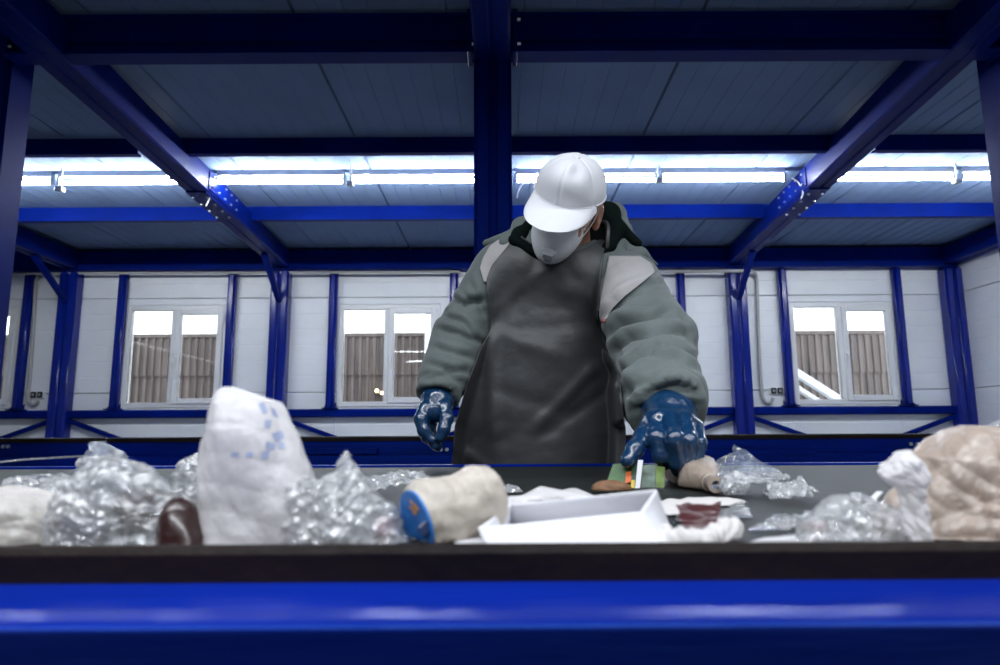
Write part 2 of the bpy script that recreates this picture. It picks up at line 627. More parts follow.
# windows: fixed light on the left, opening sash on the right
for i, (a, b) in enumerate(wins):
    w = empty('window_%d' % (i + 1), kind='structure')
    W_ = b - a
    y0, y1 = YB - .015, YB + .06
    mid = a + W_ * 0.475
    fr = MB()
    t = .062
    fr.box(a, a + t, y0, y1, WZ0, WZ1, .006).box(b - t * .8, b, y0, y1, WZ0, WZ1, .006)
    fr.box(a + t, b - t * .8, y0, y1, WZ0, WZ0 + t, .006).box(a + t, b - t * .8, y0, y1, WZ1 - t, WZ1, .006)
    fr.box(mid - .03, mid + .03, y0, y1, WZ0 + t, WZ1 - t, .006)
    fr.build('frame', M['upvc'], w)
    MB().box(a + t - .01, mid - .02, YB + .02, YB + .026, WZ0 + t - .01, WZ1 - t + .01).build('pane', M['glass'], w)
    bead = MB()
    sx0, sx1, sz0, sz1 = mid + .022, b - t * .8 + .012, WZ0 + t - .022, WZ1 - t + .018
    st = .072
    sh = MB()
    sh.box(sx0, sx0 + st, y0 - .018, y0 + .045, sz0, sz1, .008).box(sx1 - st, sx1, y0 - .018, y0 + .045, sz0, sz1, .008)
    sh.box(sx0 + st, sx1 - st, y0 - .018, y0 + .045, sz0, sz0 + st, .008).box(sx0 + st, sx1 - st, y0 - .018, y0 + .045, sz1 - st, sz1, .008)
    sash = sh.build('sash', M['upvc'], w)
    MB().box(sx0 + st - .01, sx1 - st + .01, YB + .004, YB + .010, sz0 + st - .01, sz1 - st + .01).build('pane', M['glass'], sash)
    hz = (WZ0 + WZ1) / 2 - .03
    hx = sx0 + st * .45
    h = MB().box(hx - .013, hx + .013, y0 - .03, y0 - .016, hz - .03, hz + .035, .004)
    h.tube([(hx, y0 - .028, hz), (hx, y0 - .055, hz), (hx, y0 - .057, hz - .02), (hx, y0 - .057, hz - .11)], .009)
    h.build('handle', M['upvc'], sash, smooth=True)
    for hzz in (WZ0 + .16, WZ1 - .16):
        MB().tube([(b - t * .5, y0 - .02, hzz - .05), (b - t * .5, y0 - .02, hzz + .05)], .011).build('hinge', M['upvc'], w, smooth=True)

# backing sheets close the joints between the panels
for (a_, b_) in zip([XL - .1] + [q for w_ in wins for q in w_], [q for w_ in wins for q in w_] + [XR + .1]):
    k_ = ([XL - .1] + [q for w_ in wins for q in w_]).index(a_)
    if k_ % 2 == 0:
        MB().box(a_, b_, YB + .10, YB + .14, -.05, ZC + .2).build('backing_sheet', M['panel'], wb)
    else:
        MB().box(a_, b_, YB + .10, YB + .14, -.05, WZ0).build('backing_sheet', M['panel'], wb)
        MB().box(a_, b_, YB + .10, YB + .14, WZ1, ZC + .2).build('backing_sheet', M['panel'], wb)
# other walls
wr = empty('wall_right', kind='structure')
for (z0, z1) in rows:
    for j in range(4):
        ya, yb = YF + j * (YB - YF) / 4, YF + (j + 1) * (YB - YF) / 4
        o = wall_panel(ya, yb, z0, z1, wr, 0.0)
        o.matrix_world = Matrix(((0, 1, 0, XR), (1, 0, 0, 0), (0, 0, 1, 0), (0, 0, 0, 1)))
wl = empty('wall_left', kind='structure')
for (z0, z1) in rows:
    o = wall_panel(YF, YB, z0, z1, wl, 0.0)
    o.matrix_world = Matrix(((0, -1, 0, XL), (1, 0, 0, 0), (0, 0, 1, 0), (0, 0, 0, 1)))
wf = empty('wall_front', kind='structure')
for (z0, z1) in rows:
    o = wall_panel(XL - .1, XR + .1, z0, z1, wf, 0.0)
    o.matrix_world = Matrix(((1, 0, 0, 0), (0, -1, 0, YF), (0, 0, 1, 0), (0, 0, 0, 1)))


# ---------------------------------------------------------------- steel frame
def double_column(name, x, y, z1, label, w=.215, d=.16, group=None):
    """two channels standing back to back with a dark gap"""
    o = empty(name, (x, y, 0), label=label, cat='column', group=group)
    g = .014
    for s in (-1, 1):
        xa, xb = (x - w / 2, x - g / 2) if s < 0 else (x + g / 2, x + w / 2)
        m = MB()
        # lipped channel with rounded corners
        m.box(xa, xb, y - d / 2, y + d / 2, 0.0, z1, .020, seg=3)
        m.build('channel', M['blue_gloss'] if y > 5 else M['blue'], o, smooth=True, ang=50)
    MB().box(x - g / 2 - .004, x + g / 2 + .004, y - d / 2 + .03, y + d / 2 - .03, 0.0, z1).build('web_plate', M['blue'], o)
    MB().box(x - w / 2 - .05, x + w / 2 + .05, y - d / 2 - .03, y + d / 2 + .03, 0, .014, .003).build('base_plate', M['blue'], o)
    return o


names = ['blue double steel column on the back wall beyond the left frame edge',
         'blue double steel column on the back wall, first from the left',
         'blue double steel column on the back wall, second from the left',
         'blue double steel column on the back wall hidden behind the worker',
         'blue double steel column on the back wall beside the grey cable conduit loop',
         'blue corner steel column where back wall meets right wall']
for i, x in enumerate(posts):
    if i == 0: continue
    double_column('steel_column', x, YB - .085, 2.98, names[i])
near_x = [P(23, 200, 3.53).x - .10, P(493, 200, 3.33).x, P(990, 200, 3.53).x + .10]
for x, l in zip(near_x, ['near blue steel column cut off by the left edge of the view',
                         'near blue steel column rising directly behind the worker',
                         'near blue steel column cut off by the right edge of the view']):
    double_column('steel_column', x, 3.33 + .10, ZC - .03, l, w=.20, d=.2)

# mullion posts between the wall panels
mull = [(26, 'thin blue wall post just right of the cut-off left window'),
        (121, 'thin blue wall post on the left side of the first whole window'),
        (231, 'thin blue wall post behind the tall plastic bag peak, right of first whole window'),
        (333, 'thin blue wall post on the left side of the window beside the worker'),
        (454, 'thin blue wall post partly hidden behind the worker near his right shoulder'),
        (563, 'thin blue wall post hidden behind the worker'),
        (682, 'thin blue wall post beside the worker reaching arm'),
        (784.5, 'thin blue wall post on the left side of the right window'),
        (900, 'thin blue wall post on the right side of the right window')]
for px, l in mull:
    x = X8(px)
    o = empty('wall_post', (x, YB - .06, 1.32), label=l, cat='post', group='thin posts of the back wall')
    MB().box(x - .05, x + .05, YB - .105, YB - .005, 1.32, 3.0, .028, seg=3).build('tube', M['blue_gloss'], o, smooth=True, ang=50)
    MB().box(x - .085, x + .085, YB - .13, YB - .003, 1.322, 1.336, .003).build('foot_plate', M['blue'], o)
    MB().box(x - .085, x + .085, YB - .13, YB - .003, 2.985, 3.0, .003).build('head_plate', M['blue'], o)
    for s in (-1, 1):
        MB().prof([(YB - .11, 1.336), (YB - .01, 1.336), (YB - .01, 1.40)], x + s * .055 - .004, x + s * .055 + .004).build('gusset', M['blue'], o)

# wall rail under the windows, bay by bay
for i, (a, b) in enumerate(zip(posts[:-1], posts[1:])):
    l = ['blue horizontal rail under the cut-off left window',
         'blue horizontal rail under the first whole window',
         'blue horizontal rail under the window left of the worker',
         'blue horizontal rail under the window behind the worker arm',
         'blue horizontal rail under the right window'][i]
    o = MB().box(a + .11, b - .11, YB - .10, YB - .003, 1.225, 1.32, .014).build('wall_rail', M['blue'], smooth=True, ang=30)
    tag(o, l, 'rail', 'rails of the back wall')
# braces from the rail joints down towards the floor
bl = ['of the first left column, leaning left', 'of the first left column, leaning right', 'of the second left column, leaning left', 'of the second left column, leaning right',
      'of the column hidden behind the worker, leaning left', 'of the column hidden behind the worker, leaning right',
      'of the column by the conduit loop, leaning left', 'of the column by the conduit loop, leaning right', 'of the right corner column']
kb = 0
for i, x in enumerate(posts):
    if i == 0: continue
    for s in (-1, 1):
        if i == 5 and s == 1: continue
        o = MB().bar((x + s * .10, YB - .06, 1.20), (x + s * 1.22, YB - .06, .80), .05, .05, bev=.006).build('wall_brace', M['blue'])
        tag(o, 'slanting blue brace at the rail ' + bl[kb], 'brace', 'slanting braces under the wall rail')
        kb += 1

# roof beams running away from the camera, each a pair of channels with bolted splice
far_x = [posts[1], posts[2], posts[3], posts[4], posts[5]]
beam_lab = ['dark blue roof beam running back above the left bay, at the far left',
            'dark blue roof beam running back over the left side, with bolted splice',
            'dark blue roof beam running back behind the centre column',
            'dark blue roof beam running back over the right side, with bolted splice',
            'dark blue roof beam along the top of the right wall']
near_b = [posts[1] + .05, P(48, 77, 3.33).x, near_x[1], P(966, 72, 3.33).x, 5.36]
BZ0, BZ1 = 3.015, 3.225
for i in range(5):
    a = Vector((near_b[i], 3.40, 0)); b = Vector((far_x[i], YB - .08, 0))
    if i in (0, 4):
        a.y = -1.0
    else:
        a = a + (a - b) / (b.y - a.y) * 4.4
    o = empty('roof_beam', (a.x, a.y, BZ0), label=beam_lab[i], cat='beam')
    zc = (BZ0 + BZ1) / 2
    dx = (b - a).normalized().cross(Vector((0, 0, 1)))
    for s in (-1, 1):
        off = dx * s * .052
        MB().bar(a + off + Vector((0, 0, zc)), b + off + Vector((0, 0, zc)), .09, BZ1 - BZ0, bev=.012).build('channel', M['blue'], o, smooth=True, ang=30)
    MB().bar(a + Vector((0, 0, BZ0 + .02)), b + Vector((0, 0, BZ0 + .02)), .03, .02).build('bottom_web', M['blue'], o)
    if i in (1, 2, 3):
        dirv = (b - a).normalized()
        t0, t1 = 0.705, 0.785
        p0, p1 = a.lerp(b, t0), a.lerp(b, t1)
        for s in (-1, 1):
            off = dx * s * .100
            pl = MB().bar(p0 + off + Vector((0, 0, zc)), p1 + off + Vector((0, 0, zc)), .010, .16, bev=.002).build('splice_plate', M['blue'], o)
            for q in range(5):
                for zz in (-.045, .045):
                    c = p0.lerp(p1, .1 + .2 * q) + dx * s * .104 + Vector((0, 0, zc + zz))
                    MB().tube([c, c + dx * s * .014], .011, 6).build('bolt', M['steel'], pl)
        pl = MB().bar(p0 + Vector((0, 0, BZ0 - .006)), p1 + Vector((0, 0, BZ0 - .006)), .17, .010, bev=.002).build('bottom_splice_plate', M['blue'], o)
        for q in range(4):
            for s in (-1, 1):
                c = p0.lerp(p1, .13 + .25 * q) + dx * s * .055 + Vector((0, 0, BZ0 - .011))
                MB().tube([c, c - Vector((0, 0, .014))], .011, 6).build('bolt', M['steel'], pl)

# knee braces between back columns and roof beams
for i, l in ((1, 'short blue knee brace on the first left column'), (2, 'short blue knee brace on the second left column'),
             (4, 'short blue knee brace on the column by the conduit loop')):
    x = posts[i]
    o = MB().bar((x, YB - .15, 2.60), (x - (x - near_b[i - 1]) * .1, YB - .78, BZ0), .06, .06, up=(1, 0, 0), bev=.006).build('knee_brace', M['blue'])
    tag(o, l, 'brace', 'knee braces under the roof beams')

# beam over the heads of the back columns
o = empty('wall_head_beam', (0, YB - .07, 2.98), label='dark blue beam lying on top of the back wall columns', cat='beam')
MB().box(XL, XR - .05, YB - .14, YB - .002, 2.985, ZC - .035, .01).build('channel', M['blue'], o)
MB().box(XL, XR - .05, YB - .17, YB - .14, 2.985, 3.0, .003).build('bottom_flange', M['blue'], o)
# near cross beams between near columns (I-section)
nb = [XL] + near_x + [XR - .05]
nl = ['dark blue cross beam outside the left near column', 'dark blue near cross beam left of the centre column',
      'dark blue near cross beam right of the centre column', 'dark blue cross beam outside the right near column']
for i in range(4):
    a, b = nb[i] + .10, nb[i + 1] - .10
    o = empty('cross_beam', ((a + b) / 2, 3.33, 3.02), label=nl[i], cat='beam', group='near cross beams under the roof')
    z0, z1 = 3.02, 3.245
    y = 3.33
    I = [(y - .055, z0), (y + .055, z0), (y + .055, z0 + .012), (y + .008, z0 + .014), (y + .008, z1 - .014), (y + .055, z1 - .012), (y + .055, z1),
         (y - .055, z1), (y - .055, z1 - .012), (y - .008, z1 - .014), (y - .008, z0 + .014), (y - .055, z0 + .012)]
    MB().prof(I, a, b).build('girder', M['blue'], o)
    MB().prof([(y - .05, z0 + .075), (y - .006, z0 + .075), (y - .006, z0 + .10), (y - .05, z0 + .085)], a, b).build('ledge', M['blue'], o)
    for xx in (a + .02, b - .02):
        pl = MB().box(xx - .012, xx + .012, y - .075, y + .075, z0 - .01, z1 + .01, .003).build('end_plate', M['blue'], o)
        for zz in (.04, .18):
            MB().tube([(xx - .012, y - .06, z0 + zz), (xx + .03, y - .06, z0 + zz)], .01, 6).build('bolt', M['steel'], pl)
# purlins under the roof panels
for D, z0, l in ((4.87, 3.145, 'front'), (6.43, 3.13, 'rear')):
    cuts = [XL, far_x[1] - .02, near_x[1], far_x[3] - .08, XR - .05]
    for i in range(4):
        a, b = cuts[i] + .10, cuts[i + 1] - .10
        o = MB().prof([(D - .03, z0), (D + .03, z0), (D + .03, z0 + .012), (D - .02, z0 + .012), (D - .02, ZC - .012), (D + .03, ZC - .012), (D + .03, ZC - .001), (D - .03, ZC - .001)], a, b).build('roof_purlin', M['blue'])
        tag(o, '%s blue roof purlin, %s' % (l, ['in the far left bay', 'in the bay left of the centre column', 'in the bay right of the centre column', 'in the far right bay'][i]), 'purlin', 'purlins under the roof panels')

# ---------------------------------------------------------------- fluorescent lights under the roof
TY, TZ = 5.50, 3.175
segs = [(-5.03, -3.84), (-3.78, -2.74), (-2.42, -1.33), (-1.27, -.10), (.14, 1.34), (1.39, 2.45), (2.80, 3.90), (3.97, 5.17)]
pos_l = ['at the left end of the row', 'second from the left, beside the left roof beam', 'just right of the left roof beam',
         'just left of the centre column', 'directly behind the white cap', 'just left of the right roof beam', 'just right of the right roof beam', 'at the right end of the row']
for (a, b), l in zip(segs, pos_l):
    o = empty('fluorescent_light', ((a + b) / 2, TY, ZC), label='lit fluorescent tube light under the roof, ' + l, cat='light', group='fluorescent lights under the roof')
    MB().prof([(TY - .03, ZC - .002), (TY - .022, ZC - .045), (TY + .022, ZC - .045), (TY + .03, ZC - .002)], a, b).build('housing', M['lampwhite'], o)
    MB().tube([(a + .02, TY, TZ), (b - .02, TY, TZ)], .015, 12).build('tube', M['tube'], o, smooth=True)
    for x in (a, b):
        MB().box(x - .012, x + .012, TY - .02, TY + .02, TZ - .022, ZC - .04, .003).build('lampholder', M['lampwhite'], o)
TB = TY - .10
for px, py, l in ((60, 190, 'at the far left'), (350, 184, 'left of the centre column'), (659, 181, 'right of the worker head'), (957, 182, 'at the far right')):
    c = P(px, py, TB)
    o = empty('wiring_box', (c.x, c.y, c.z), label='small white wiring box hanging at the tube joint ' + l, cat='box', group='wiring boxes between the tubes')
    MB().box(c.x - .03, c.x + .03, c.y - .03, c.y + .03, c.z - .015, c.z + .025, .006).build('cover', M['lampwhite'], o)
    MB().tube([(c.x, c.y, c.z + .02), (c.x, c.y, ZC - .001)], .008).build('stem', M['lampwhite'], o)
for pts, l in (([(219, 179), (214, 188), (209, 199), (206, 206)], 'loose pale wire drooping beside the left roof beam'),
               ([(792, 178), (799, 183), (803, 192), (801, 199)], 'loose pale wire drooping beside the right roof beam'),
               ([(529, 179), (522, 184), (518, 192), (517, 198)], 'loose pale wire drooping right of the centre column')):
    m = MB().tube(smooth_path([P(x, y, TY - .02 - .04 * i) for i, (x, y) in enumerate(pts)]), .006)
    tag(m.build('lamp_wire', M['lampwhite'], smooth=True), l, 'wire')

# two rows of work lamps hung over the sorting belt (above the frame and behind the camera)
for row, (y, z, pw) in enumerate(((0.34, 2.95, WORK_LAMP_W * .75), (-1.35, 2.90, WORK_LAMP_W * 1.35))):
    for i, x in enumerate((-1.9, -.63, .63, 1.9)):
        o = empty('work_lamp', (x, y, ZC), label='hanging work lamp %s, %s from the left' % (('over the belt', 'over the aisle before the belt')[row], ('first', 'second', 'third', 'fourth')[i]), cat='lamp', group='work lamps over the belt')
        MB().prof([(y - .12, z - .02), (y - .04, z + .06), (y + .04, z + .06), (y + .12, z - .02), (y + .125, z - .02), (y + .045, z + .066), (y - .045, z + .066), (y - .125, z - .02)], x - .6, x + .6).build('reflector', M['lampwhite'], o)
        for dx in (-.45, .45):
            MB().tube([(x + dx, y, z + .06), (x + dx, y, ZC)], .004, 6).build('hanger', M['steel'], o)
        L = bpy.data.lights.new('lamp_tubes', 'AREA')
        L.shape = 'RECTANGLE'; L.size = 1.15; L.size_y = .16
        L.energy = pw; L.color = LAMP_COL
        lo = bpy.data.objects.new('lamp_tubes', L)
        lo.location = (x, y, z - .012)
        link(lo, o)

# ---------------------------------------------------------------- conduits and sockets on the back wall
yc = YB - .032
for pts, l in (([(-60, 273.5), (0, 273.5), (60, 273), (60, 273)], 'grey cable conduit along the wall head at the far left'),):
    pass
z_c = P(200, 275, yc).z
m = MB().tube(smooth_path([(X8(-140), YB - .125, z_c), (X8(100), YB - .125, z_c + .005), (X8(300), YB - .125, z_c), (X8(460), YB - .125, z_c)], 4), .016, 8)
tag(m.build('cable_conduit', M['conduit'], smooth=True), 'grey cable conduit running level along the top of the left back wall', 'conduit')
m = MB().tube(smooth_path([P(40, 277, yc), P(36, 282, yc), P(34, 320, yc), P(30, 375, yc), P(28, 398, yc), P(33, 405, yc), P(38, 401, yc)], 5), .02, 8)
tag(m.build('cable_conduit', M['conduit'], smooth=True), 'grey cable conduit dropping to the socket on the left back wall', 'conduit')
m = MB().tube(smooth_path([P(640, 271.5, YB - .155), P(700, 271.5, YB - .17), P(722, 271, YB - .195), P(748, 271, YB - .195), P(754, 272, YB - .12), P(756, 277, yc), P(757, 290, yc), P(758, 330, yc), P(761, 385, yc), P(764, 400, yc), P(770, 403, yc), P(773, 398, yc)], 5), .02, 8)
tag(m.build('cable_conduit', M['conduit'], smooth=True), 'grey cable conduit bending down beside the column to the right socket', 'conduit')
for px, py, l in ((38, 395, 'double black socket on white plate, left of the first left column'), (776, 391, 'double black socket on white plate, left of the right window')):
    c = P(px, py, YB - .01)
    o = empty('wall_socket', (c.x, YB - .01, c.z), label=l, cat='socket', group='wall sockets')
    MB().box(c.x - .085, c.x + .085, YB - .03, YB, c.z - .045, c.z + .045, .008).build('plate', M['upvc'], o)
    for s in (-1, 1):
        sk = MB().box(c.x + s * .038 - .032, c.x + s * .038 + .032, YB - .045, YB - .028, c.z - .033, c.z + .037, .008)
        sk.build('socket_insert', M['black'], o)
        MB().tube([(c.x + s * .038, YB - .047, c.z), (c.x + s * .038, YB - .044, c.z)], .016, 12).build('socket_face', M['steel'], o)

# ---------------------------------------------------------------- outside the windows
g = MB().box(-40, 40, YB + .2, 40, -.3, -.1).build('ground', M['ground']); tag(g, kind='structure')
fe = empty('yard_fence', (0, 11.2, -.1), label='brown corrugated metal fence in the yard outside the windows', cat='fence')


def corrugated(x0, x1, y, z0, z1):
    pts = []
    x = x0
    while x < x1:
        pts += [(x, y), (x + .055, y), (x + .065, y - .03), (x + .110, y - .03)]
        x += .12
    pts.append((x + .01, y))
    m = MB()
    n = len(pts)
    v = [(p[0], p[1], z0) for p in pts] + [(p[0], p[1], z1) for p in pts]
    m.add(v, [[i, i + 1, n + i + 1, n + i] for i in range(n - 1)])
    return m


ftop = P(170, 337, 11.2).z
fmid = P(170, 375, 11.2).z
x = -16.0
while x < 16:
    corrugated(x, x + 1.08, 11.2, fmid - .02, ftop).build('upper_sheet', M['fence'], fe)
    corrugated(x, x + 1.08, 11.23, -.1, fmid).build('lower_sheet', M['fence'], fe)
    x += 1.08
MB().box(-16, 16, 11.16, 11.25, ftop - .02, ftop + .05, .01).build('top_rail', M['fence'], fe)
MB().box(-16, 16, 11.24, 11.30, fmid - .05, fmid + .02, .01).build('middle_rail', M['fence'], fe)
c = P(430, 330, 9.6)
o = MB().box(c.x - .07, c.x + .07, 9.55, 9.65, -.1, 3.9, .01).build('yard_post', M['ramp']); tag(o, 'pale post in the yard seen through the window left of the worker', 'post')
a, b = P(795, 372, 9.6), P(842, 402, 9.6)
a0, b0 = a + (a - b) * .4, b + (b - a) * .3
o = empty('yard_ramp', (a.x, 9.6, a.z), label='pale sloping ramp rail in the yard seen through the right window', cat='ramp')
MB().bar(a + (a - b) * .6, b + (b - a) * .5, .12, .10, bev=.01).build('upper_rail', M['ramp'], o)
MB().bar(a + (a - b) * .6 + Vector((0, 0, -.22)), b + (b - a) * .5 + Vector((0, 0, -.22)), .12, .06, bev=.01).build('lower_rail', M['ramp'], o)
for q_ in (a0, b0):
    MB().box(q_.x - .05, q_.x + .05, 9.56, 9.64, -.1, q_.z - .04, .008).build('post', M['ramp'], o)
c = P(380, 392, 11.1)
o = empty('glass_glint', (c.x, 11.1, c.z), label='pair of small warm glints for a window reflection, added at the fence', cat='lamp')  # glowing pair added to stand for warm reflections in the window glass
MB().box(c.x - .10, c.x + .12, 11.12, 11.17, c.z - .05, c.z + .05, .01).build('glint_bracket', M['black'], o)
for dx, dz in ((-.045, .02), (.045, -.02)):
    MB().tube([(c.x + dx, 11.12, c.z + dz), (c.x + dx, 11.04, c.z + dz)], [.02, .028], 10).build('glint', M['warm'], o)

# ================================================================ SORTING BELT
ZB = 0.95
cv = empty('sorting_conveyor', (0, 1.05, 0), label='blue sorting conveyor with dark rubber belt carrying the rubbish', cat='conveyor')
CX0, CX1 = -3.2, 3.2
# belt with a faint sag and texture
MB().prof([(.455, ZB), (.62, ZB - .001), (1.05, ZB - .003), (1.50, ZB - .001), (1.632, ZB), (1.632, ZB - .012), (.455, ZB - .012)], CX0, CX1).build('belt', M['belt'], cv)
# near rubber skirt
rs = []
for kx in range(7):
    an = math.pi * kx / 6
    rs.append((.452 - .012 * math.cos(an) * -1 - .0, .950 + .0065 * math.sin(an)))
MB().prof([(.440, .937), (.4385, .955), (.440, .9585), (.443, .9600), (.448, .9598), (.452, .957), (.455, .950), (.455, .937)], CX0, CX1).build('rubber_skirt', M['rubber'], cv)
# near frame: sloping top flange, bent nose, deep side, return lip
fp = [(.500, .938), (.440, .9375)]
fp += [(.370, .9345), (.3655, .9338), (.3630, .9328), (.3620, .9312), (.3625, .9298), (.366, .9290), (.425, .9290), (.430, .926), (.430, .752), (.46, .752), (.46, .757), (.435, .757), (.435, .927), (.440, .930), (.500, .931)]
MB().prof(fp, CX0, CX1).build('near_frame', M['blue_frame'], cv, smooth=True, ang=28)
# far edge
MB().prof([(1.634, .90), (1.634, .9545), (1.638, .956), (1.650, .956), (1.655, .954), (1.655, .74), (1.66, .74), (1.66, .735), (1.650, .735), (1.650, .90)], CX0, CX1).build('far_frame', M['blue_frame'], cv)
for x in (-2.4, -.8, .8, 2.4):
    for y in (.43, 1.60):
        MB().box(x - .04, x + .04, y - .03, y + .03, 0, .90 if y > 1 else .75, .006).build('leg', M['blue_frame'], cv)
    MB().box(x - .03, x + .03, .46, 1.57, .70, .75, .004).build('cross_member', M['blue_frame'], cv)
    MB().tube([(x + .3, .47, .90), (x + .3, 1.62, .90)], .035, 12).build('roller', M['steel'], cv, smooth=True)

# second conveyor behind the worker
c2 = empty('rear_conveyor', (0, 4.5, 0), label='second blue conveyor with black rubber edge standing behind the worker', cat='conveyor')
Y2 = 4.2
zt = P(200, 437.0, Y2).z; zr = P(200, 442, Y2).z; zl = P(200, 456, Y2).z
MB().prof([(Y2 - .01, zr), (Y2 - .012, zt - .006), (Y2 - .004, zt), (Y2 + .03, zt), (Y2 + .04, zr)], -7.5, 5.3).build('rubber_skirt', M['rubber'], c2)
MB().prof([(Y2 + .03, zr - .03), (Y2 + .8, zr - .03), (Y2 + .8, zr - .045), (Y2 + .03, zr - .045)], -7.5, 5.3).build('belt', M['belt'], c2)
MB().prof([(Y2, zr), (Y2 + .03, zr), (Y2 + .03, zl - .005), (Y2, zl - .005)], -7.5, 5.3).build('side_plate', M['blue_frame'], c2)
MB().prof([(Y2 - .05, zl), (Y2 + .01, zl + .002), (Y2 + .01, zl - .2), (Y2 - .05, zl - .2)], -7.5, 5.3).build('lower_channel', M['blue_frame'], c2)
for px0, px1, py0, py1 in ((205, 378, 451, 446), (662, 815, 447, 452)):
    a, b = P(px0, py0, Y2 - .03), P(px1, py1, Y2 - .03)
    zz = (a.z + b.z) / 2
    MB().box(a.x, b.x, Y2 - .055, Y2 + .002, zz - .035, zz, .004).build('guide_bar', M['blue_frame'], c2)
for px in (4, 9, 441, 447, 910, 917):
    c = P(px, 441.5 + (8 if 400 < px < 500 else 1) + (0 if px < 900 else .3), Y2)
    c = P(px, 446.5 if px < 20 else (449.5 if px < 500 else 444), Y2)
    MB().tube([(c.x, Y2 + .001, c.z), (c.x, Y2 - .012, c.z)], .012, 6).build('bolt', M['steel'], c2)
for x in (-6.5, -4.3, -2.1, .2, 2.3, 4.5):
    for y in (Y2 + .05, Y2 + .75):
        MB().box(x - .04, x + .04, y - .03, y + .03, 0, zl - .15, .006).build('leg', M['blue_frame'], c2)
MB().prof([(Y2 + .8, zr), (Y2 + .83, zr), (Y2 + .83, zl - .2), (Y2 + .8, zl - .2)], -7.5, 5.3).build('side_plate', M['blue_frame'], c2)

# ================================================================ THE WORKER
def pa(px, py, D):
    return np.array(P(px, py, D), dtype=np.float64)


PX = P(545, 400, 1.85).x
man = empty('person', (PX, 1.86, 0), label='worker in white cap, white face mask, grey apron and blue gloves bending over the belt', cat='person')

HC = pa(567, 206, 1.65)                    # centre of the head (between the ears)
HR = (Matrix.Rotation(R(-29), 3, 'Z') @ Matrix.Rotation(R(41), 3, 'X') @ Matrix.Rotation(R(27), 3, 'Y'))
HRn = np.array(HR)


def hl(p):            # world -> head space
    return (p - HC.astype(np.float32)) @ HRn.astype(np.float32)


def hw(p):            # head space -> world
    return np.asarray(p) @ HRn.T + HC


def head_sdf(q):
    d = ell(q, (0, .012, .022), (.077, .098, .095))
    d = smin(d, ell(q, (0, -.030, -.040), (.060, .066, .072)), .03)
    d = smin(d, ell(q, (0, -.050, -.088), (.040, .040, .030)), .03)
    d = smin(d, cone(q, (-.034, -.084, .016), (.034, -.084, .016), .011, .011), .012)       # brow
    for s in (-1, 1):
        d = smin(d, ell(q, (s * .045, -.070, -.030), (.018, .018, .016)), .015)             # cheekbone
        d = smax(d, -ell(q, (s * .031, -.100, .000), (.017, .014, .011)), .010)             # eye socket
    d = smin(d, cone(q, (0, -.094, .004), (0, -.116, -.034), .008, .013), .010)             # nose
    for s in (-1, 1):
        d = smin(d, ell(q, (s * .012, -.106, -.036), (.009, .010, .008)), .006)
    d = smin(d, ell(q, (0, -.096, -.060), (.023, .012, .006)), .005)                        # lips
    d = smin(d, ell(q, (0, -.095, -.071), (.020, .012, .006)), .005)
    for s in (-1, 1):
        e = ell(q, (s * .083, .020, -.012), (.010, .021, .034))
        e = smax(e, -ell(q, (s * .093, .014, -.010), (.008, .012, .022)), .004)
        e = smin(e, ell(q, (s * .083, .012, -.042), (.008, .010, .010)), .006)
        d = smin(d, e, .006)
    return d


NB = pa(566, 262, 1.80)                     # base of the neck
SL, EL, WL = pa(500, 272, 1.80), pa(458, 338, 1.77), pa(437, 396, 1.66)
SR, ER, WR = pa(628, 285, 1.73), pa(653, 347, 1.42), pa(666, 412, 1.115)
CH, MD, HP = pa(553, 285, 1.83), pa(547, 355, 1.84), pa(540, 450, 1.88)
hipz = HP[2]
legL = [np.array([HP[0] - .11, 1.89, .84]), np.array([HP[0] - .13, 1.90, .46]), np.array([HP[0] - .14, 1.92, .09])]
legR = [np.array([HP[0] + .11, 1.89, .84]), np.array([HP[0] + .13, 1.90, .46]), np.array([HP[0] + .14, 1.92, .09])]


def body_sdf(p):
    q = hl(p)
    d = head_sdf(q)
    neck_top = hw([0, .030, -.060])
    d = smin(d, cone(p, neck_top, NB, .060, .070), .03)
    t = cone(p, SL * .8 + NB * .2, SR * .8 + NB * .2, .058, .058)
    t = smin(t, cone(p, CH, MD, .145, .135, .75), .06)
    t = smin(t, cone(p, MD, HP, .135, .150, .75), .05)
    d = smin(d, t, .03)
    for A, B, C in ((SL, EL, WL), (SR, ER, WR)):
        d = smin(d, cone(p, A, B, .048, .040), .03)
        d = smin(d, cone(p, B, C, .040, .026), .02)
    for L in (legL, legR):
        d = smin(d, cone(p, L[0], L[1], .082, .055), .05)
        d = smin(d, cone(p, L[1], L[2], .055, .038), .03)
        d = smin(d, cone(p, L[2] + np.array([0, 0, -.04]), L[2] + np.array([0, -.13, -.055]), .034, .028), .02)
    return d


def axis(lo, hi, fine_lo, fine_hi, f, c):
    out = [lo]
    while out[-1] < hi:
        out.append(out[-1] + (f if fine_lo <= out[-1] <= fine_hi else c))
    return np.array(out)


v, f = nets(body_sdf, axis(-.42, .62, HC[0] - .13, HC[0] + .13, .0045, .012), axis(1.1, 2.1, HC[1] - .15, HC[1] + .16, .0045, .012),
            axis(-.02, 1.80, HC[2] - .16, HC[2] + .14, .0045, .013))
body = new('body', v, f, M['skin'], man, True)
for s in (-1, 1):
    c = hw([s * .031, -.085, 0])
    vv, ff = nets(lambda p: np.linalg.norm(p - c.astype(np.float32), axis=1) - .0125, *grid(c - .016, c + .016, .004))
    new('eyeball', vv, ff, M['eye'], man, True)


def hair_sdf(p):
    q = hl(p)
    d = ell(q, (0, .016, .024), (.0805, .099, .097))
    cut = np.maximum(q[:, 2] - .050, -q[:, 1] + .012 + np.maximum(0, q[:, 2] * -.2))
    d = np.maximum(d, cut)
    d = np.maximum(d, -(q[:, 2] + .055))
    return d


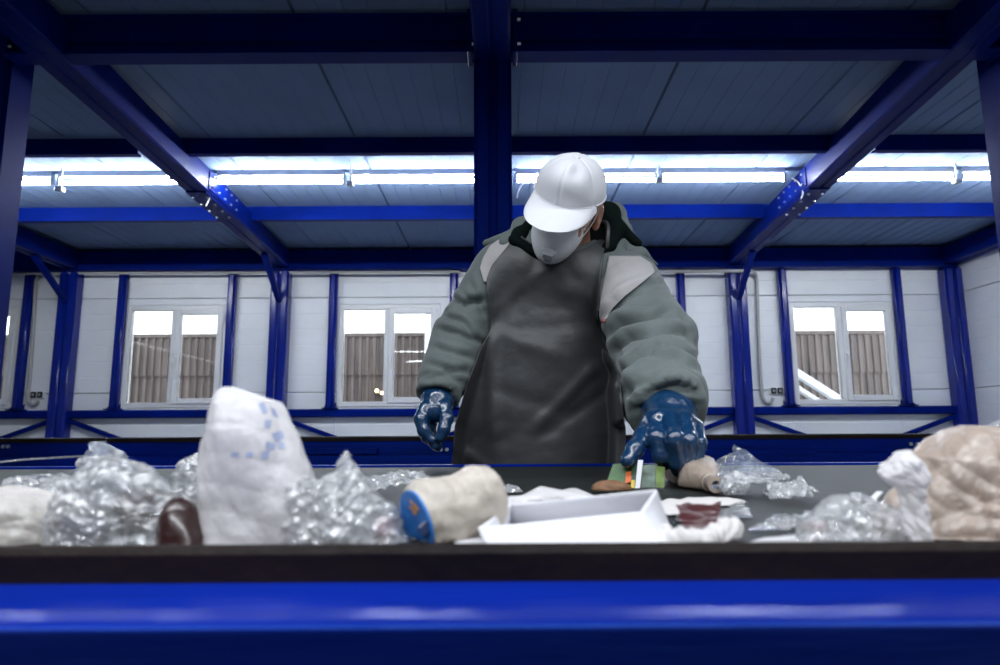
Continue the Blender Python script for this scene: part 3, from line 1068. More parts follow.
lo, hi = HC - .14, HC + .14
v, f = nets(hair_sdf, *grid(lo, hi, .005))
new('hair', relax(v, f, 1), f, M['hair'], man, True)


# cap: six-panel crown, button and curved brim, in head space
def cap_point(az, el, grow=0.0):
    """az 0 = forward (-y); el 0 rim .. 1 crown top"""
    a = el * math.pi / 2
    rx, ry, rz = .0895, .113, .098
    fr = max(0, math.cos(az))
    ca = max(math.cos(a), 0) ** .86
    x = math.sin(az) * rx * ca
    y = -math.cos(az) * ry * ca + .006
    z = math.sin(a) ** .95 * rz + .034
    y -= fr ** 2 * .020 * math.sin(math.pi * min(1, el * 1.1))        # stiff front panels stand proud
    z += fr ** 2 * .017 * math.sin(math.pi * min(1, el)) - .018 * (1 - el) * (-math.cos(az)) * .6
    seam = min(abs((az - k * math.pi / 3) % (2 * math.pi)) for k in range(6))
    seam = min(seam, *[abs(((az - k * math.pi / 3 + math.pi) % (2 * math.pi)) - math.pi) for k in range(6)])
    w = math.exp(-(seam * (1 - el * .85) / .024) ** 2)
    s = 1 + grow - .034 * w
    # dents of the worn cloth
    s += .012 * math.sin(5 * az + 2.0 + 3 * el) * el * (1 - el) * 4 * (.4 + .6 * abs(math.sin(az)))
    s -= .075 * math.exp(-((az - .42) / .26) ** 2 - ((el - .60) / .13) ** 2)
    s += .030 * math.exp(-((az - .0) / .40) ** 2 - ((el - .70) / .12) ** 2)
    s -= .060 * math.exp(-((az - 1.05) / .20) ** 2 - ((el - .35) / .22) ** 2)
    return (x * s, (y - .006) * s + .006, (z - .034) * (1 + (s - 1) * .8) + .034)


NA, NE = 144, 30
cv_, cf_ = [], []
for j in range(NE + 1):
    for i in range(NA):
        cv_.append(cap_point(2 * math.pi * i / NA, min(j / NE, .985)))
for j in range(NE):
    for i in range(NA):
        cf_.append((j * NA + i, j * NA + (i + 1) % NA, (j + 1) * NA + (i + 1) % NA, (j + 1) * NA + i))
cf_.append(tuple(NE * NA + i for i in range(NA)))
cap = new('cap', hw(cv_), cf_, M['cap'], man, True)
sm = cap.modifiers.new('thick', 'SOLIDIFY'); sm.thickness = .0022; sm.offset = -1
# sweat band seam along the rim
bp = [Vector(hw([cap_point(2 * math.pi * i / 48, .03, .006)])[0]) for i in range(49)]
MB().tube(bp, .0022, 6).build('rim_seam', M['cap'], cap, smooth=True)
bt = [hw([(0, .004, .128 + .0045)])[0]]
q = MB().tube([Vector(hw([(0, .006, .129)])[0]), Vector(hw([(0, .006, .134)])[0]), Vector(hw([(0, .006, .137)])[0])], [.009, .009, .004], 12)
q.build('button', M['cap'], cap, smooth=True)
bv, bf = [], []
NBU, NBV = 36, 14
for layer in (0, 1):
    for j in range(NBV + 1):
        for i in range(NBU + 1):
            u = (i / NBU * 2 - 1)
            az = u * R(65)
            s = j / NBV
            b0 = cap_point(az, .02)
            ext = .104 * (max(0, 1 - abs(u) ** 3.2)) ** .55
            x = b0[0] * (1 + .06 * s * abs(u))
            y = b0[1] - ext * s
            z = b0[2] + .002 - s * (.016 * (1 - abs(u))) - 2.3 * x * x * s
            bv.append((x, y, z - .0028 * layer + (.0012 if j == NBV else 0) * (-1 if layer == 0 else 1)))
n1 = (NBU + 1) * (NBV + 1)
for j in range(NBV):
    for i in range(NBU):
        a = j * (NBU + 1) + i
        bf.append((a, a + NBU + 1, a + NBU + 2, a + 1))
        bf.append((a + n1, a + 1 + n1, a + NBU + 2 + n1, a + NBU + 1 + n1))
for i in range(NBU):
    a = NBV * (NBU + 1) + i
    bf.append((a, a + n1, a + 1 + n1, a + 1))
brim = new('brim', hw(bv), bf, M['cap'], cap, True, 50)

# respirator: moulded cup over nose and chin
def mask_point(u, t):
    """u angle around the cup, t 0 rim .. 1 tip"""
    cx, cz = math.sin(u), math.cos(u)
    rx = .062 + .006 * cz
    rz = .064 if cz > 0 else .058
    k = (1 - t ** 1.9) ** .62
    x = cx * rx * k
    z = cz * rz * k - .050 - .012 * t
    dep = .062 * (t ** .62)
    y = -.062 - dep - .022 * (1 - (abs(x) / .07) ** 2) + .022 * (abs(cx) ** 2) * (1 - t)
    y -= .012 * math.exp(-(x / .018) ** 2) * max(0, cz) * (1 - t)      # nose bridge
    r = .0036 * math.exp(-((t - .30) / .035) ** 2) - .0030 * math.exp(-((t - .52) / .05) ** 2) - .004 * math.exp(-(cx / .10) ** 2) * (cz > 0) * math.exp(-((t - .35) / .25) ** 2)          # embossed rings
    return (x, y - r, z)


mv, mf = [], []
NU, NT = 56, 20
for j in range(NT + 1):
    for i in range(NU):
        mv.append(mask_point(2 * math.pi * i / NU, min(.995, (j / NT))))
for j in range(NT):
    for i in range(NU):
        mf.append((j * NU + i, (j + 1) * NU + i, (j + 1) * NU + (i + 1) % NU, j * NU + (i + 1) % NU))
mf.append(tuple(NT * NU + i for i in range(NU)))
mask = new('respirator', hw(mv), mf, M['mask'], man, True)
sm = mask.modifiers.new('thick', 'SOLIDIFY'); sm.thickness = .002; sm.offset = 1
rim = [Vector(hw([mask_point(2 * math.pi * i / 40, 0.0)])[0]) for i in range(41)]
MB().tube(rim, .0028, 6).build('rim', M['mask'], mask, smooth=True)
vb = MB()
tip = Vector((.010, -.157, -.058))
vm = Matrix.Translation(tip) @ Matrix.Rotation(R(14), 4, 'X')
vb.box(-.019, .019, -.007, .012, -.012, .015, .005, vm)
vb.box(-.015, .015, -.010, .004, -.007, .011, .003, vm)
vb.box(-.012, .012, -.004, .012, -.026, -.010, .004, vm)
vv = [Vector(hw([x])[0]) for x in vb.v]
vb.v = vv
vb.build('valve', M['valve'], mask, smooth=True)
vg = MB()
for k_ in (-.004, .001, .006):
    vg.box(-.011, .011, -.0108, -.0095, k_ - .0012, k_ + .0012, 0, vm)
vg.v = [Vector(hw([x])[0]) for x in vg.v]
vg.build('valve_slots', M['conduit'], mask)
for s in (-1, 1):
    for (za, yb, zb) in ((-.020, .010, .052), (-.045, .000, .030)):
        ptsl = [(s * .0635, -.060, za), (s * .072, -.040, za * .8 + zb * .2), (s * .0805, -.012, za * .45 + zb * .55), (s * .0835, yb, zb)]
        MB().tube([Vector(hw([x])[0]) for x in smooth_path(ptsl, 4)], .0013, 6).build('strap', M['elastic'], mask, smooth=True)
    MB().tube([Vector(hw([x])[0]) for x in ((s * .060, -.064, -.020), (s * .069, -.056, -.018))], .003, 6).build('strap_clip', M['elastic'], mask, smooth=True)


# padded jacket
def jacket_sdf(p):
    t = cone(p, SL * .78 + NB * .22, SR * .80 + NB * .20, .075, .078)
    t = smin(t, cone(p, CH, MD, .182, .178, .72), .08)
    t = smin(t, cone(p, MD, HP, .178, .198, .72), .06)
    t = smin(t, cone(p, HP, HP + np.array([0, .01, -.13]), .198, .205, .72), .05)
    t = np.maximum(t, (HP[2] - .18) - p[:, 2])
    for A, B, C, ra, rb, rc in ((SL, EL, WL, .076, .066, .050), (SR, ER, WR, .086, .081, .0585)):
        d = (C - B) / np.linalg.norm(C - B)
        a = smin(cone(p, A, B, ra, rb), cone(p, B, C + d * .1, rb, rc), .03)
        a = np.maximum(a, ((p - C.astype(np.float32)) @ d.astype(np.float32)) - .004)
        t = smin(t, a, .022)
    # open neck
    t = smax(t, -cone(p, NB + np.array([0, -.01, -.02]), NB + np.array([-.01, -.05, .14]), .066, .08), .02)
    return t


v, f = nets(jacket_sdf, *grid((-.36, .98, .70), (.52, 2.08, 1.62), .0066))
v = relax(v, f, 2)
n = vnormals(v, f)
disp = .0035 * sines(v, 16, 3) + .003 * creases(v, 26, 4)
fold_w = np.zeros(len(v))
for A, B, C, side in ((SL, EL, WL, -1), (SR, ER, WR, 1)):
    L1, L2 = np.linalg.norm(B - A), np.linalg.norm(C - B)
    best = np.full(len(v), 9.0); sp = np.zeros(len(v)); ang = np.zeros(len(v))
    for a, b, base in ((A, B, 0), (B, C, L1)):
        d = b - a; L = np.linalg.norm(d); d = d / L
        t = np.clip((v - a) @ d, 0, L)
        rel = v - a - t[:, None] * d
        r = np.linalg.norm(rel, axis=1)
        e1 = np.cross(d, [0, 0, 1.0]); e1 /= np.linalg.norm(e1); e2 = np.cross(d, e1)
        m = r < best
        best[m] = r[m]; sp[m] = (t + base)[m]; ang[m] = np.arctan2(rel @ e2, rel @ e1)[m]
    w = np.clip((.115 - best) / .02, 0, 1) * np.clip((sp - .03) / .05, 0, 1) * np.clip((L1 + L2 - .012 - sp) / .04, 0, 1)
    disp += w * (.0035 * sines(v, 20, 8 + side) + .004)
    fold_w = np.maximum(fold_w, w)
    cuff = np.exp(-((sp - (L1 + L2 - .022)) / .004) ** 2) * (best < .10)
    disp -= .004 * cuff
# drag folds of the quilted sleeves, each a sharp groove with a puffed edge above it
Rm = np.array([list(_RT), list(_UP), list(_F)])
q = (v - np.array(CAM)) @ Rm.T
sx = 500 + q[:, 0] / q[:, 2] * FPX; sy = 332.5 - q[:, 1] / q[:, 2] * FPX
front = np.clip(-(n * ((v - np.array(CAM)) / np.linalg.norm(v - np.array(CAM), axis=1)[:, None])).sum(1) * 3 + .6, 0, 1)
FOLDS = [([(663, 283), (641, 293), (621, 307), (612, 320)], 1.0), ([(662, 292), (634, 301), (613, 318)], .8), ([(669, 314), (651, 321), (623, 325), (612, 336)], 1.1),
         ([(688, 334), (662, 333), (630, 338), (614, 352)], 1.1), ([(695, 362), (676, 352), (662, 347)], .9), ([(663, 347), (641, 360), (624, 376)], 1.1),
         ([(694, 374), (676, 363), (646, 361)], .8), ([(655, 377), (634, 388), (625, 396)], .7), ([(697, 392), (676, 384), (650, 392)], .6),
         ([(632, 410), (660, 402), (696, 404)], .5), ([(616, 345), (624, 372), (630, 395)], .5), ([(680, 318), (690, 345)], .5),
         ([(451, 298), (464, 304), (486, 298)], 1.0), ([(442, 316), (461, 321), (474, 338)], 1.0), ([(437, 329), (459, 335), (481, 343)], .9),
         ([(434, 348), (451, 354), (470, 359)], .8), ([(429, 365), (451, 373), (466, 372)], .8), ([(426, 381), (445, 375), (462, 384)], .7),
         ([(470, 282), (478, 300), (488, 320)], .6), ([(462, 292), (470, 300), (470, 318)], .5), ([(420, 393), (437, 389), (456, 393)], .5)]
for pl, am in FOLDS:
    best = np.full(len(v), 99.0); sgn = np.zeros(len(v)); tend = np.ones(len(v))
    N_ = len(pl) - 1
    for si, ((x0, y0), (x1, y1)) in enumerate(zip(pl[:-1], pl[1:])):
        L = math.hypot(x1 - x0, y1 - y0); tx, ty = (x1 - x0) / L, (y1 - y0) / L
        al = np.clip((sx - x0) * tx + (sy - y0) * ty, 0, L)
        dx, dy = sx - x0 - al * tx, sy - y0 - al * ty
        dd = np.hypot(dx, dy)
        m = dd < best
        best[m] = dd[m]
        sgn[m] = np.sign(dy)[m]
        tg = (si + al / L) / N_
        tend[m] = (np.clip(np.minimum(tg, 1 - tg) * 4 + .25, 0, 1))[m]
    d_ = best * sgn
    gr = -.0140 * np.exp(-(d_ / 2.6) ** 2) + .0095 * np.exp(-((d_ + 6.5) / 4.5) ** 2) + .003 * np.exp(-((d_ - 7) / 5) ** 2)
    disp += front * am * tend * gr * np.where(best < 25, 1, 0)
v = v + n * disp[:, None]
v = relax(v, f, 1, .35)
jacket = new('jacket', v, f, M['jacket'], man, True)
JB = BVHTree.FromPolygons([tuple(x) for x in v], [tuple(int(i) for i in q) for q in f])


def hit(px, py):
    loc, nn, i, d = JB.ray_cast(CAM, ray(px, py))
    return loc


def lerp_poly(pl, y):
    """x on a polyline [(y,x),...] at y"""
    if y <= pl[0][0]: return pl[0][1]
    for (a, xa), (b, xb) in zip(pl[:-1], pl[1:]):
        if y <= b: return xa + (xb - xa) * (y - a) / (b - a)
    return pl[-1][1]


def drape(name, left, right, m, parent, off, nx=16, ny=16, top=None, thick=.002):
    """cloth patch lying on the jacket between two edges given top to bottom"""
    y0, y1 = left[0][0], left[-1][0]
    vs, fs = [], []
    for j in range(ny + 1):
        y = y0 + (y1 - y0) * j / ny
        xa, xb = lerp_poly(left, y), lerp_poly(right, y)
        for i in range(nx + 1):
            u = i / nx
            yy = y + (top(u) * (1 - j / ny) ** 2 if top else 0)
            h = hit(xa + (xb - xa) * u, yy)
            if h is None:
                h = P(xa + (xb - xa) * u, yy, 1.78)
            vs.append(h - ray(xa + (xb - xa) * u, yy) * off)
    for j in range(ny):
        for i in range(nx):
            a = j * (nx + 1) + i
            fs.append((a, a + nx + 1, a + nx + 2, a + 1))
    o = new(name, vs, fs, m, parent, True)
    s = o.modifiers.new('thick', 'SOLIDIFY'); s.thickness = thick; s.offset = 0
    return o


o = drape('shoulder_panel', [(256, 609), (266, 607), (280, 604), (300, 601), (322, 599)], [(256, 640), (264, 652), (272, 655), (282, 643), (296, 625), (308, 613), (322, 604)], M['patch'], jacket, .0075, 44, 44)
o['label'] = 'pale grey shoulder panel'
o = drape('shoulder_panel', [(236, 503), (246, 490), (258, 483), (268, 480), (282, 484)], [(236, 522), (246, 520), (258, 508), (268, 500), (282, 490)], M['patch'], jacket, .0075, 40, 40)
o['label'] = 'pale grey shoulder panel'
o = drape('red_piping', [(319, 598), (322, 598)], [(319, 605), (322, 605)], M['red'], jacket, .007, 4, 2)

# rubberised apron hanging from the shoulders
AL = [(232, 519), (240, 513), (252, 503), (265, 492), (280, 486), (293, 487), (329, 491), (348, 480), (385, 466), (426, 454), (464, 451), (520, 449), (600, 447)]
AR = [(232, 606), (240, 606), (273, 601), (314, 599), (344, 604), (372, 620), (431, 626), (464, 625), (520, 628), (600, 630)]
NXA, NYA = 66, 120
dep = np.zeros((NYA + 1, NXA + 1)); ppx = np.zeros_like(dep); ppy = np.zeros_like(dep)
for j in range(NYA + 1):
    y = 232 + (600 - 232) * j / NYA
    xa, xb = lerp_poly(AL, y), lerp_poly(AR, y)
    for i in range(NXA + 1):
        u = i / NXA
        tt = (22 * math.sin(math.pi * min(1, max(0, u * 1.0))) ** .8) * (1 - j / NYA) ** 5
        ppx[j, i] = xa + (xb - xa) * u
        ppy[j, i] = y + tt
        h = hit(ppx[j, i], ppy[j, i])
        dep[j, i] = h.y if h is not None else np.nan
for j in range(NYA + 1):
    row = dep[j]
    ok = ~np.isnan(row)
    if ok.sum() < 4:
        dep[j] = dep[j - 1]
    else:
        row = np.clip(row, None, np.nanmedian(row) + .09)
        dep[j] = np.interp(np.arange(NXA + 1), np.nonzero(ok)[0], row[ok])
for j in range(1, NYA + 1):
    if 232 + (600 - 232) * j / NYA > 330:
        dep[j] = np.minimum(dep[j], dep[j - 1] + .0012)
for _ in range(5):
    d2 = dep.copy()
    d2[1:-1, 1:-1] = .5 * dep[1:-1, 1:-1] + .125 * (dep[:-2, 1:-1] + dep[2:, 1:-1] + dep[1:-1, :-2] + dep[1:-1, 2:])
    dep = np.minimum(d2, dep + .002)
av = []
for j in range(NYA + 1):
    for i in range(NXA + 1):
        u, t = i / NXA, j / NYA
        D = dep[j, i] - .012
        p = np.array([[ppx[j, i] / 60.0, ppy[j, i] / 60.0, 0.0]])
        D -= .0045 * float(creases(p * np.array([1.0, 1.25, 1]), 2.1, 21, 5)[0]) + .0016 * float(creases(p, 6.0, 33, 4)[0]) + .002 * float(sines(p, 3.0, 5)[0])
        x, y = ppx[j, i], ppy[j, i]
        # the big draped folds
        def crease(x0, y0, x1, y1, wd, amp):
            L = math.hypot(x1 - x0, y1 - y0); tx, ty = (x1 - x0) / L, (y1 - y0) / L
            al = (x - x0) * tx + (y - y0) * ty; ac = (x - x0) * -ty + (y - y0) * tx
            e = math.exp(-(max(0, -al, al - L) / 14) ** 2)
            return .6 * amp * e * math.exp(-(ac / wd) ** 2)
        D -= crease(492, 345, 494, 425, 7, .016) + crease(494, 425, 455, 455, 6, -.006) + crease(540, 422, 590, 372, 6, .011)
        D -= crease(555, 428, 600, 395, 6, -.008) + crease(478, 360, 462, 420, 8, .010) + crease(505, 335, 545, 350, 8, .008)
        D -= crease(505, 300, 548, 268, 6, .006) + crease(520, 330, 590, 325, 8, -.006) + crease(458, 448, 485, 466, 6, .010)
        D -= crease(535, 262, 520, 300, 7, -.006) + crease(560, 285, 595, 300, 9, .006) + crease(500, 390, 560, 412, 9, -.007)
        if y > 425: D = max(D, 1.668)
        av.append(P(ppx[j, i], ppy[j, i], D))
af = []
for j in range(NYA):
    for i in range(NXA):
        a = j * (NXA + 1) + i
        af.append((a, a + NXA + 1, a + NXA + 2, a + 1))
apron = new('apron', av, af, M['apron'], man, True)
s = apron.modifiers.new('thick', 'SOLIDIFY'); s.thickness = .003; s.offset = 1
s = apron.modifiers.new('soft', 'SUBSURF'); s.levels = 1; s.render_levels = 1
# neck edges of the apron: stiff bound straps up to the neck
MB().tube(smooth_path([P(606, 262, dep[0, -1] - .03), P(607, 245, 1.69), P(608, 226, 1.70), P(602, 222, 1.76), P(590, 224, 1.84)], 4), .006, 6).build('neck_strap', M['apron'], apron, smooth=True)

# hood lying folded on the back, with dark lining round the neck
hood_pts = [(pa(506, 243, 1.74), .018), (pa(522, 228, 1.80), .026), (pa(545, 220, 1.88), .036), (pa(580, 214, 1.92), .045), (pa(612, 215, 1.86), .034), (pa(622, 232, 1.79), .026), (pa(613, 254, 1.72), .020)]


def hood_sdf(p):
    d = None
    for (a, ra), (b, rb) in zip(hood_pts[:-1], hood_pts[1:]):
        c = cone(p, a, b, ra, rb)
        d = c if d is None else smin(d, c, .02)
    fl1 = cone(p, pa(612, 244, 1.78), pa(640, 255, 1.76), .022, .020)
    fl1 = smin(fl1, cone(p, pa(640, 254, 1.76), pa(658, 265, 1.75), .017, .005), .015)
    fl1 = smin(fl1, cone(p, pa(606, 258, 1.72), pa(640, 256, 1.74), .014, .014), .02)
    d = smin(d, fl1, .015)
    d = smin(d, cone(p, pa(505, 240, 1.77), pa(486, 243, 1.80), .020, .010), .015)
    return d


lo, hi = pa(470, 285, 1.62), pa(675, 190, 2.0)
v, f = nets(hood_sdf, *grid((lo[0] - .02, 1.62, lo[2] - .02), (hi[0] + .05, 2.02, hi[2] + .06), .006))
n = vnormals(v, f)
v = v + n * (.004 * creases(v, 30, 9) + .002 * sines(v, 30, 2))[:, None]
o = new('hood', relax(v, f, 1), f, M['jacket'], man, True)
lin_pts = [(pa(516, 246, 1.715), .014), (pa(520, 236, 1.74), .020), (pa(536, 226, 1.79), .030), (pa(575, 216, 1.85), .042), (pa(609, 214, 1.80), .030), (pa(617, 230, 1.745), .022), (pa(609, 248, 1.705), .013), (pa(590, 260, 1.685), .010), (pa(572, 266, 1.68), .006)]


def lining_sdf(p):
    d = None
    for (a, ra), (b, rb) in zip(lin_pts[:-1], lin_pts[1:]):
        c = cone(p, a, b, ra, rb)
        d = c if d is None else smin(d, c, .02)
    d = np.minimum(d, cone(p, pa(590, 240, 1.76), pa(599, 229, 1.77), .020, .022))
    d = np.minimum(d, cone(p, pa(600, 246, 1.76), pa(606, 226, 1.79), .032, .032))
    d = np.minimum(d, cone(p, pa(514, 240, 1.71), pa(532, 250, 1.685), .016, .013))
    d = np.minimum(d, cone(p, pa(532, 250, 1.685), pa(550, 263, 1.675), .013, .009))
    d = smin(d, cone(p, pa(618, 226, 1.76), pa(638, 244, 1.75), .018, .010), .02)
    return d


v, f = nets(lining_sdf, *grid((lo[0] - .02, 1.60, lo[2] - .02), (hi[0] + .05, 2.02, hi[2] + .06), .006))
n = vnormals(v, f)
v = v + n * (.004 * creases(v, 40, 19))[:, None]
o = new('hood_lining', relax(v, f, 1), f, M['lining'], man, True)
o['label'] = 'dark hood lining'


# trousers and boots (behind the conveyor)
def trousers_sdf(p):
    d = cone(p, HP + np.array([0, 0, -.02]), HP + np.array([0, .01, -.10]), .150, .150, .78)
    for L in (legL, legR):
        d = smin(d, cone(p, L[0], L[1], .105, .082), .05)
        d = smin(d, cone(p, L[1], L[2], .082, .075), .03)
    return np.maximum(d, .11 - p[:, 2])


v, f = nets(trousers_sdf, *grid((-.30, 1.6, .05), (.45, 2.1, 1.06), .014))
n = vnormals(v, f)
v = v + n * (.006 * creases(v, 16, 5))[:, None]
new('trousers', v, f, M['trousers'], man, True)
for L in (legL, legR):
    c = L[2]

    def boot_sdf(p):
        d = cone(p, c + np.array([0, .0, .10]), c + np.array([0, .01, -.03]), .056, .050)
        d = smin(d, cone(p, c + np.array([0, .02, -.045]), c + np.array([0, -.16, -.050]), .045, .042), .03)
        return np.maximum(d, .004 - p[:, 2])
    v, f = nets(boot_sdf, *grid((c[0] - .09, c[1] - .24, -.02), (c[0] + .09, c[1] + .10, .28), .010))
    new('boot', v, f, M['boot'], man, True)


# gloves
def chain(p, pts, k=.004):
    d = None
    for (a, ra), (b, rb) in zip(pts[:-1], pts[1:]):
        c = cone(p, a, b, ra, rb)
        d = c if d is None else smin(d, c, k)
    return d


def glove(name, palm, fingers, cuff, m=M['glove'], seed=1):
    allp = np.array([q[0] for fgr in fingers + [cuff] + palm for q in fgr])

    def sdf(p):
        d = None
        for pl in palm:
            c = chain(p, pl, .012)
            d = c if d is None else smin(d, c, .014)
        d = smin(d, chain(p, cuff, .01), .016)
        fs = None
        for fg in fingers:
            c = chain(p, fg, .006)
            fs = c if fs is None else smin(fs, c, .0012)
        return smin(d, fs, .005)
    v, f = nets(sdf, *grid(allp.min(0) - .075, allp.max(0) + .075, .0028))
    v = relax(v, f, 1)
    n = vnormals(v, f)
    v = v + n * (.0011 * creases(v, 90, seed, 4) + .0008 * sines(v, 120, seed))[:, None]
    return new(name, v, f, m, man, True)


g1 = glove('glove',
           [[(pa(664, 414, 1.105), 0.0328), (pa(660, 424, 1.060), 0.0274)], [(pa(676, 414, 1.105), 0.0310), (pa(684, 427, 1.060), 0.0237)]],
           [[(pa(655, 422, 1.060), 0.0174), (pa(656, 438, 1.020), 0.0151), (pa(661, 455, 1.015), 0.0128), (pa(664, 462, 1.030), 0.0114)],
            [(pa(670, 419, 1.050), 0.0169), (pa(674, 440, 1.000), 0.0146), (pa(678, 463, 1.010), 0.0123), (pa(679, 470, 1.025), 0.0114)],
            [(pa(684, 421, 1.055), 0.0159), (pa(689, 442, 1.010), 0.0136), (pa(690, 463, 1.015), 0.0118), (pa(688, 469, 1.030), 0.0109)],
            [(pa(695, 427, 1.065), 0.0141), (pa(699, 444, 1.025), 0.0123), (pa(697, 459, 1.025), 0.0108), (pa(695, 464, 1.040), 0.0100)],
            [(pa(652, 424, 1.080), 0.0191), (pa(644, 436, 1.045), 0.0151), (pa(635, 450, 1.015), 0.0132), (pa(628, 461, 1.000), 0.0108)]],
           [(pa(667, 398, 1.165), 0.0456), (pa(668, 413, 1.115), 0.0428)], seed=3)
g1['label'] = 'glove reaching for the green carton'
g2 = glove('glove',
           [[(pa(437, 402, 1.645), .034), (pa(433, 410, 1.63), .028)], [(pa(441, 403, 1.64), .030), (pa(439, 411, 1.63), .026)]],
           [[(pa(426, 409, 1.62), .020), (pa(421, 419, 1.605), .0165), (pa(424, 431, 1.60), .0145), (pa(432, 440, 1.60), .0125)],
            [(pa(428, 409, 1.635), .019), (pa(422, 422, 1.62), .016), (pa(427, 437, 1.61), .014), (pa(435, 445, 1.605), .012)],
            [(pa(434, 412, 1.645), .018), (pa(428, 427, 1.64), .015), (pa(432, 441, 1.63), .013), (pa(437, 447, 1.62), .011)],
            [(pa(436, 412, 1.655), .016), (pa(430, 428, 1.66), .013), (pa(434, 440, 1.65), .012), (pa(438, 445, 1.64), .010)],
            [(pa(444, 407, 1.62), .021), (pa(447, 418, 1.60), .0160), (pa(444, 429, 1.59), .0145), (pa(440, 437, 1.59), .0120)]],
           [(pa(438, 388, 1.69), .042), (pa(437, 400, 1.66), .041)], seed=7)
g2['label'] = 'glove hanging beside the apron'

# ================================================================ RUBBISH ON THE BELT
def ico(sub):
    bm = bmesh.new()
    bmesh.ops.create_icosphere(bm, subdivisions=sub, radius=1.0)
    bm.verts.index_update()
    v = np.array([x.co[:] for x in bm.verts]); f = [[x.index for x in q.verts] for q in bm.faces]
    bm.free()
    return v, f


def floor_clamp(v):
    z = v[:, 2]
    v[:, 2] = np.where(z < ZB + .0015, ZB + .0015 + (z - ZB) * .02, z)
    v[:, 2] = np.maximum(v[:, 2], ZB + .0008)
    return v


def blob(name, c, r, m, seed, amp=.18, freq=3.0, sub=5, smooth=False, parent=None, rot=0.0, n=6, **k):
    """crumpled lump"""
    u, f = ico(sub)
    freq *= 1.8
    d = 1 + amp * creases(u, freq, seed, n) + amp * .5 * sines(u, freq * .7, seed + 3)
    v = u * d[:, None] * np.array(r)
    if rot:
        a, b = math.cos(rot), math.sin(rot)
        v = np.stack([v[:, 0] * a - v[:, 1] * b, v[:, 0] * b + v[:, 1] * a, v[:, 2]], 1)
    v = floor_clamp(v + np.array(c))
    return tag(new(name, v, f, m, parent, smooth), **k)


def loft(name, rows_, D, thick, m, seed, amp=.006, freq=40, nu=110, nv=84, smooth=False, parent=None, drop=True, lean=0.0, fine=.35, warp=.5, **k):
    """standing crumpled bag: rows (py, x left, x right) top to bottom, elliptical in plan"""
    if D < .64: D = .488 + thick
    ys = np.linspace(rows_[0][0], rows_[-1][0], nv)
    R_ = np.array(rows_, dtype=float)
    xl = np.interp(ys, R_[:, 0], R_[:, 1]); xr = np.interp(ys, R_[:, 0], R_[:, 2])
    v = []
    for j in range(nv):
        DD = D + lean * (ys[-1] - ys[j]) / 100
        a, b = P(xl[j], ys[j], DD), P(xr[j], ys[j], DD)
        c = (a + b) / 2; h = (b - a).length / 2
        th = min(thick, h * 1.1)
        for i in range(nu):
            an = 2 * math.pi * i / nu
            v.append((c.x + h * math.cos(an), DD + th * math.sin(an), c.z))
    v = np.array(v)
    f = [(j * nu + i, j * nu + (i + 1) % nu, (j + 1) * nu + (i + 1) % nu, (j + 1) * nu + i) for j in range(nv - 1) for i in range(nu)]
    f.append(tuple(range(nu)))
    f.append(tuple((nv - 1) * nu + i for i in range(nu - 1, -1, -1)))
    cen = np.repeat(v.reshape(nv, nu, 3).mean(1), nu, 0)
    nrm = v - cen; nrm[:, 2] = 0
    ln = np.linalg.norm(nrm, axis=1)[:, None] + 1e-6
    nrm = nrm / ln * np.minimum(1, ln / .006)
    freq *= 3.2
    d = amp * creases(v, freq, seed, 6 if warp > .3 else 4, warp) + amp * fine * creases(v, freq * 2.3, seed + 5, 4, warp)
    v = v + nrm * d[:, None]
    v[:, 2] += amp * .5 * sines(v, freq, seed + 9)
    if drop:
        v[-nu:, 2] = ZB
        v = floor_clamp(v)
    return tag(new(name, v, f, m, parent, smooth), **k)


def sack(name, pts, radii, m, seed, amp=.12, freq=60, seg=48, n=10, smooth=True, parent=None, flat=1.0, clamp=True, **k):
    """crumpled bottle or roll along a path"""
    path = smooth_path(pts, n)
    L = len(path)
    rr = np.interp(np.linspace(0, len(pts) - 1, L), np.arange(len(pts)), radii)
    mb = MB().tube(path, list(rr), seg)
    v = np.array([x[:] for x in mb.v])
    cen = np.repeat(np.array([x[:] for x in path]), seg, 0)
    rel = v - cen
    freq *= 2.4
    s = 1 + amp * creases(v, freq, seed, 5) + amp * .6 * sines(v, freq * .5, seed + 1)
    rel = rel * s[:, None]
    rel[:, 2] *= flat
    v = cen + rel
    if clamp: v = floor_clamp(v)
    return tag(new(name, v, mb.f, m, parent, smooth, 50 if smooth else None), **k)


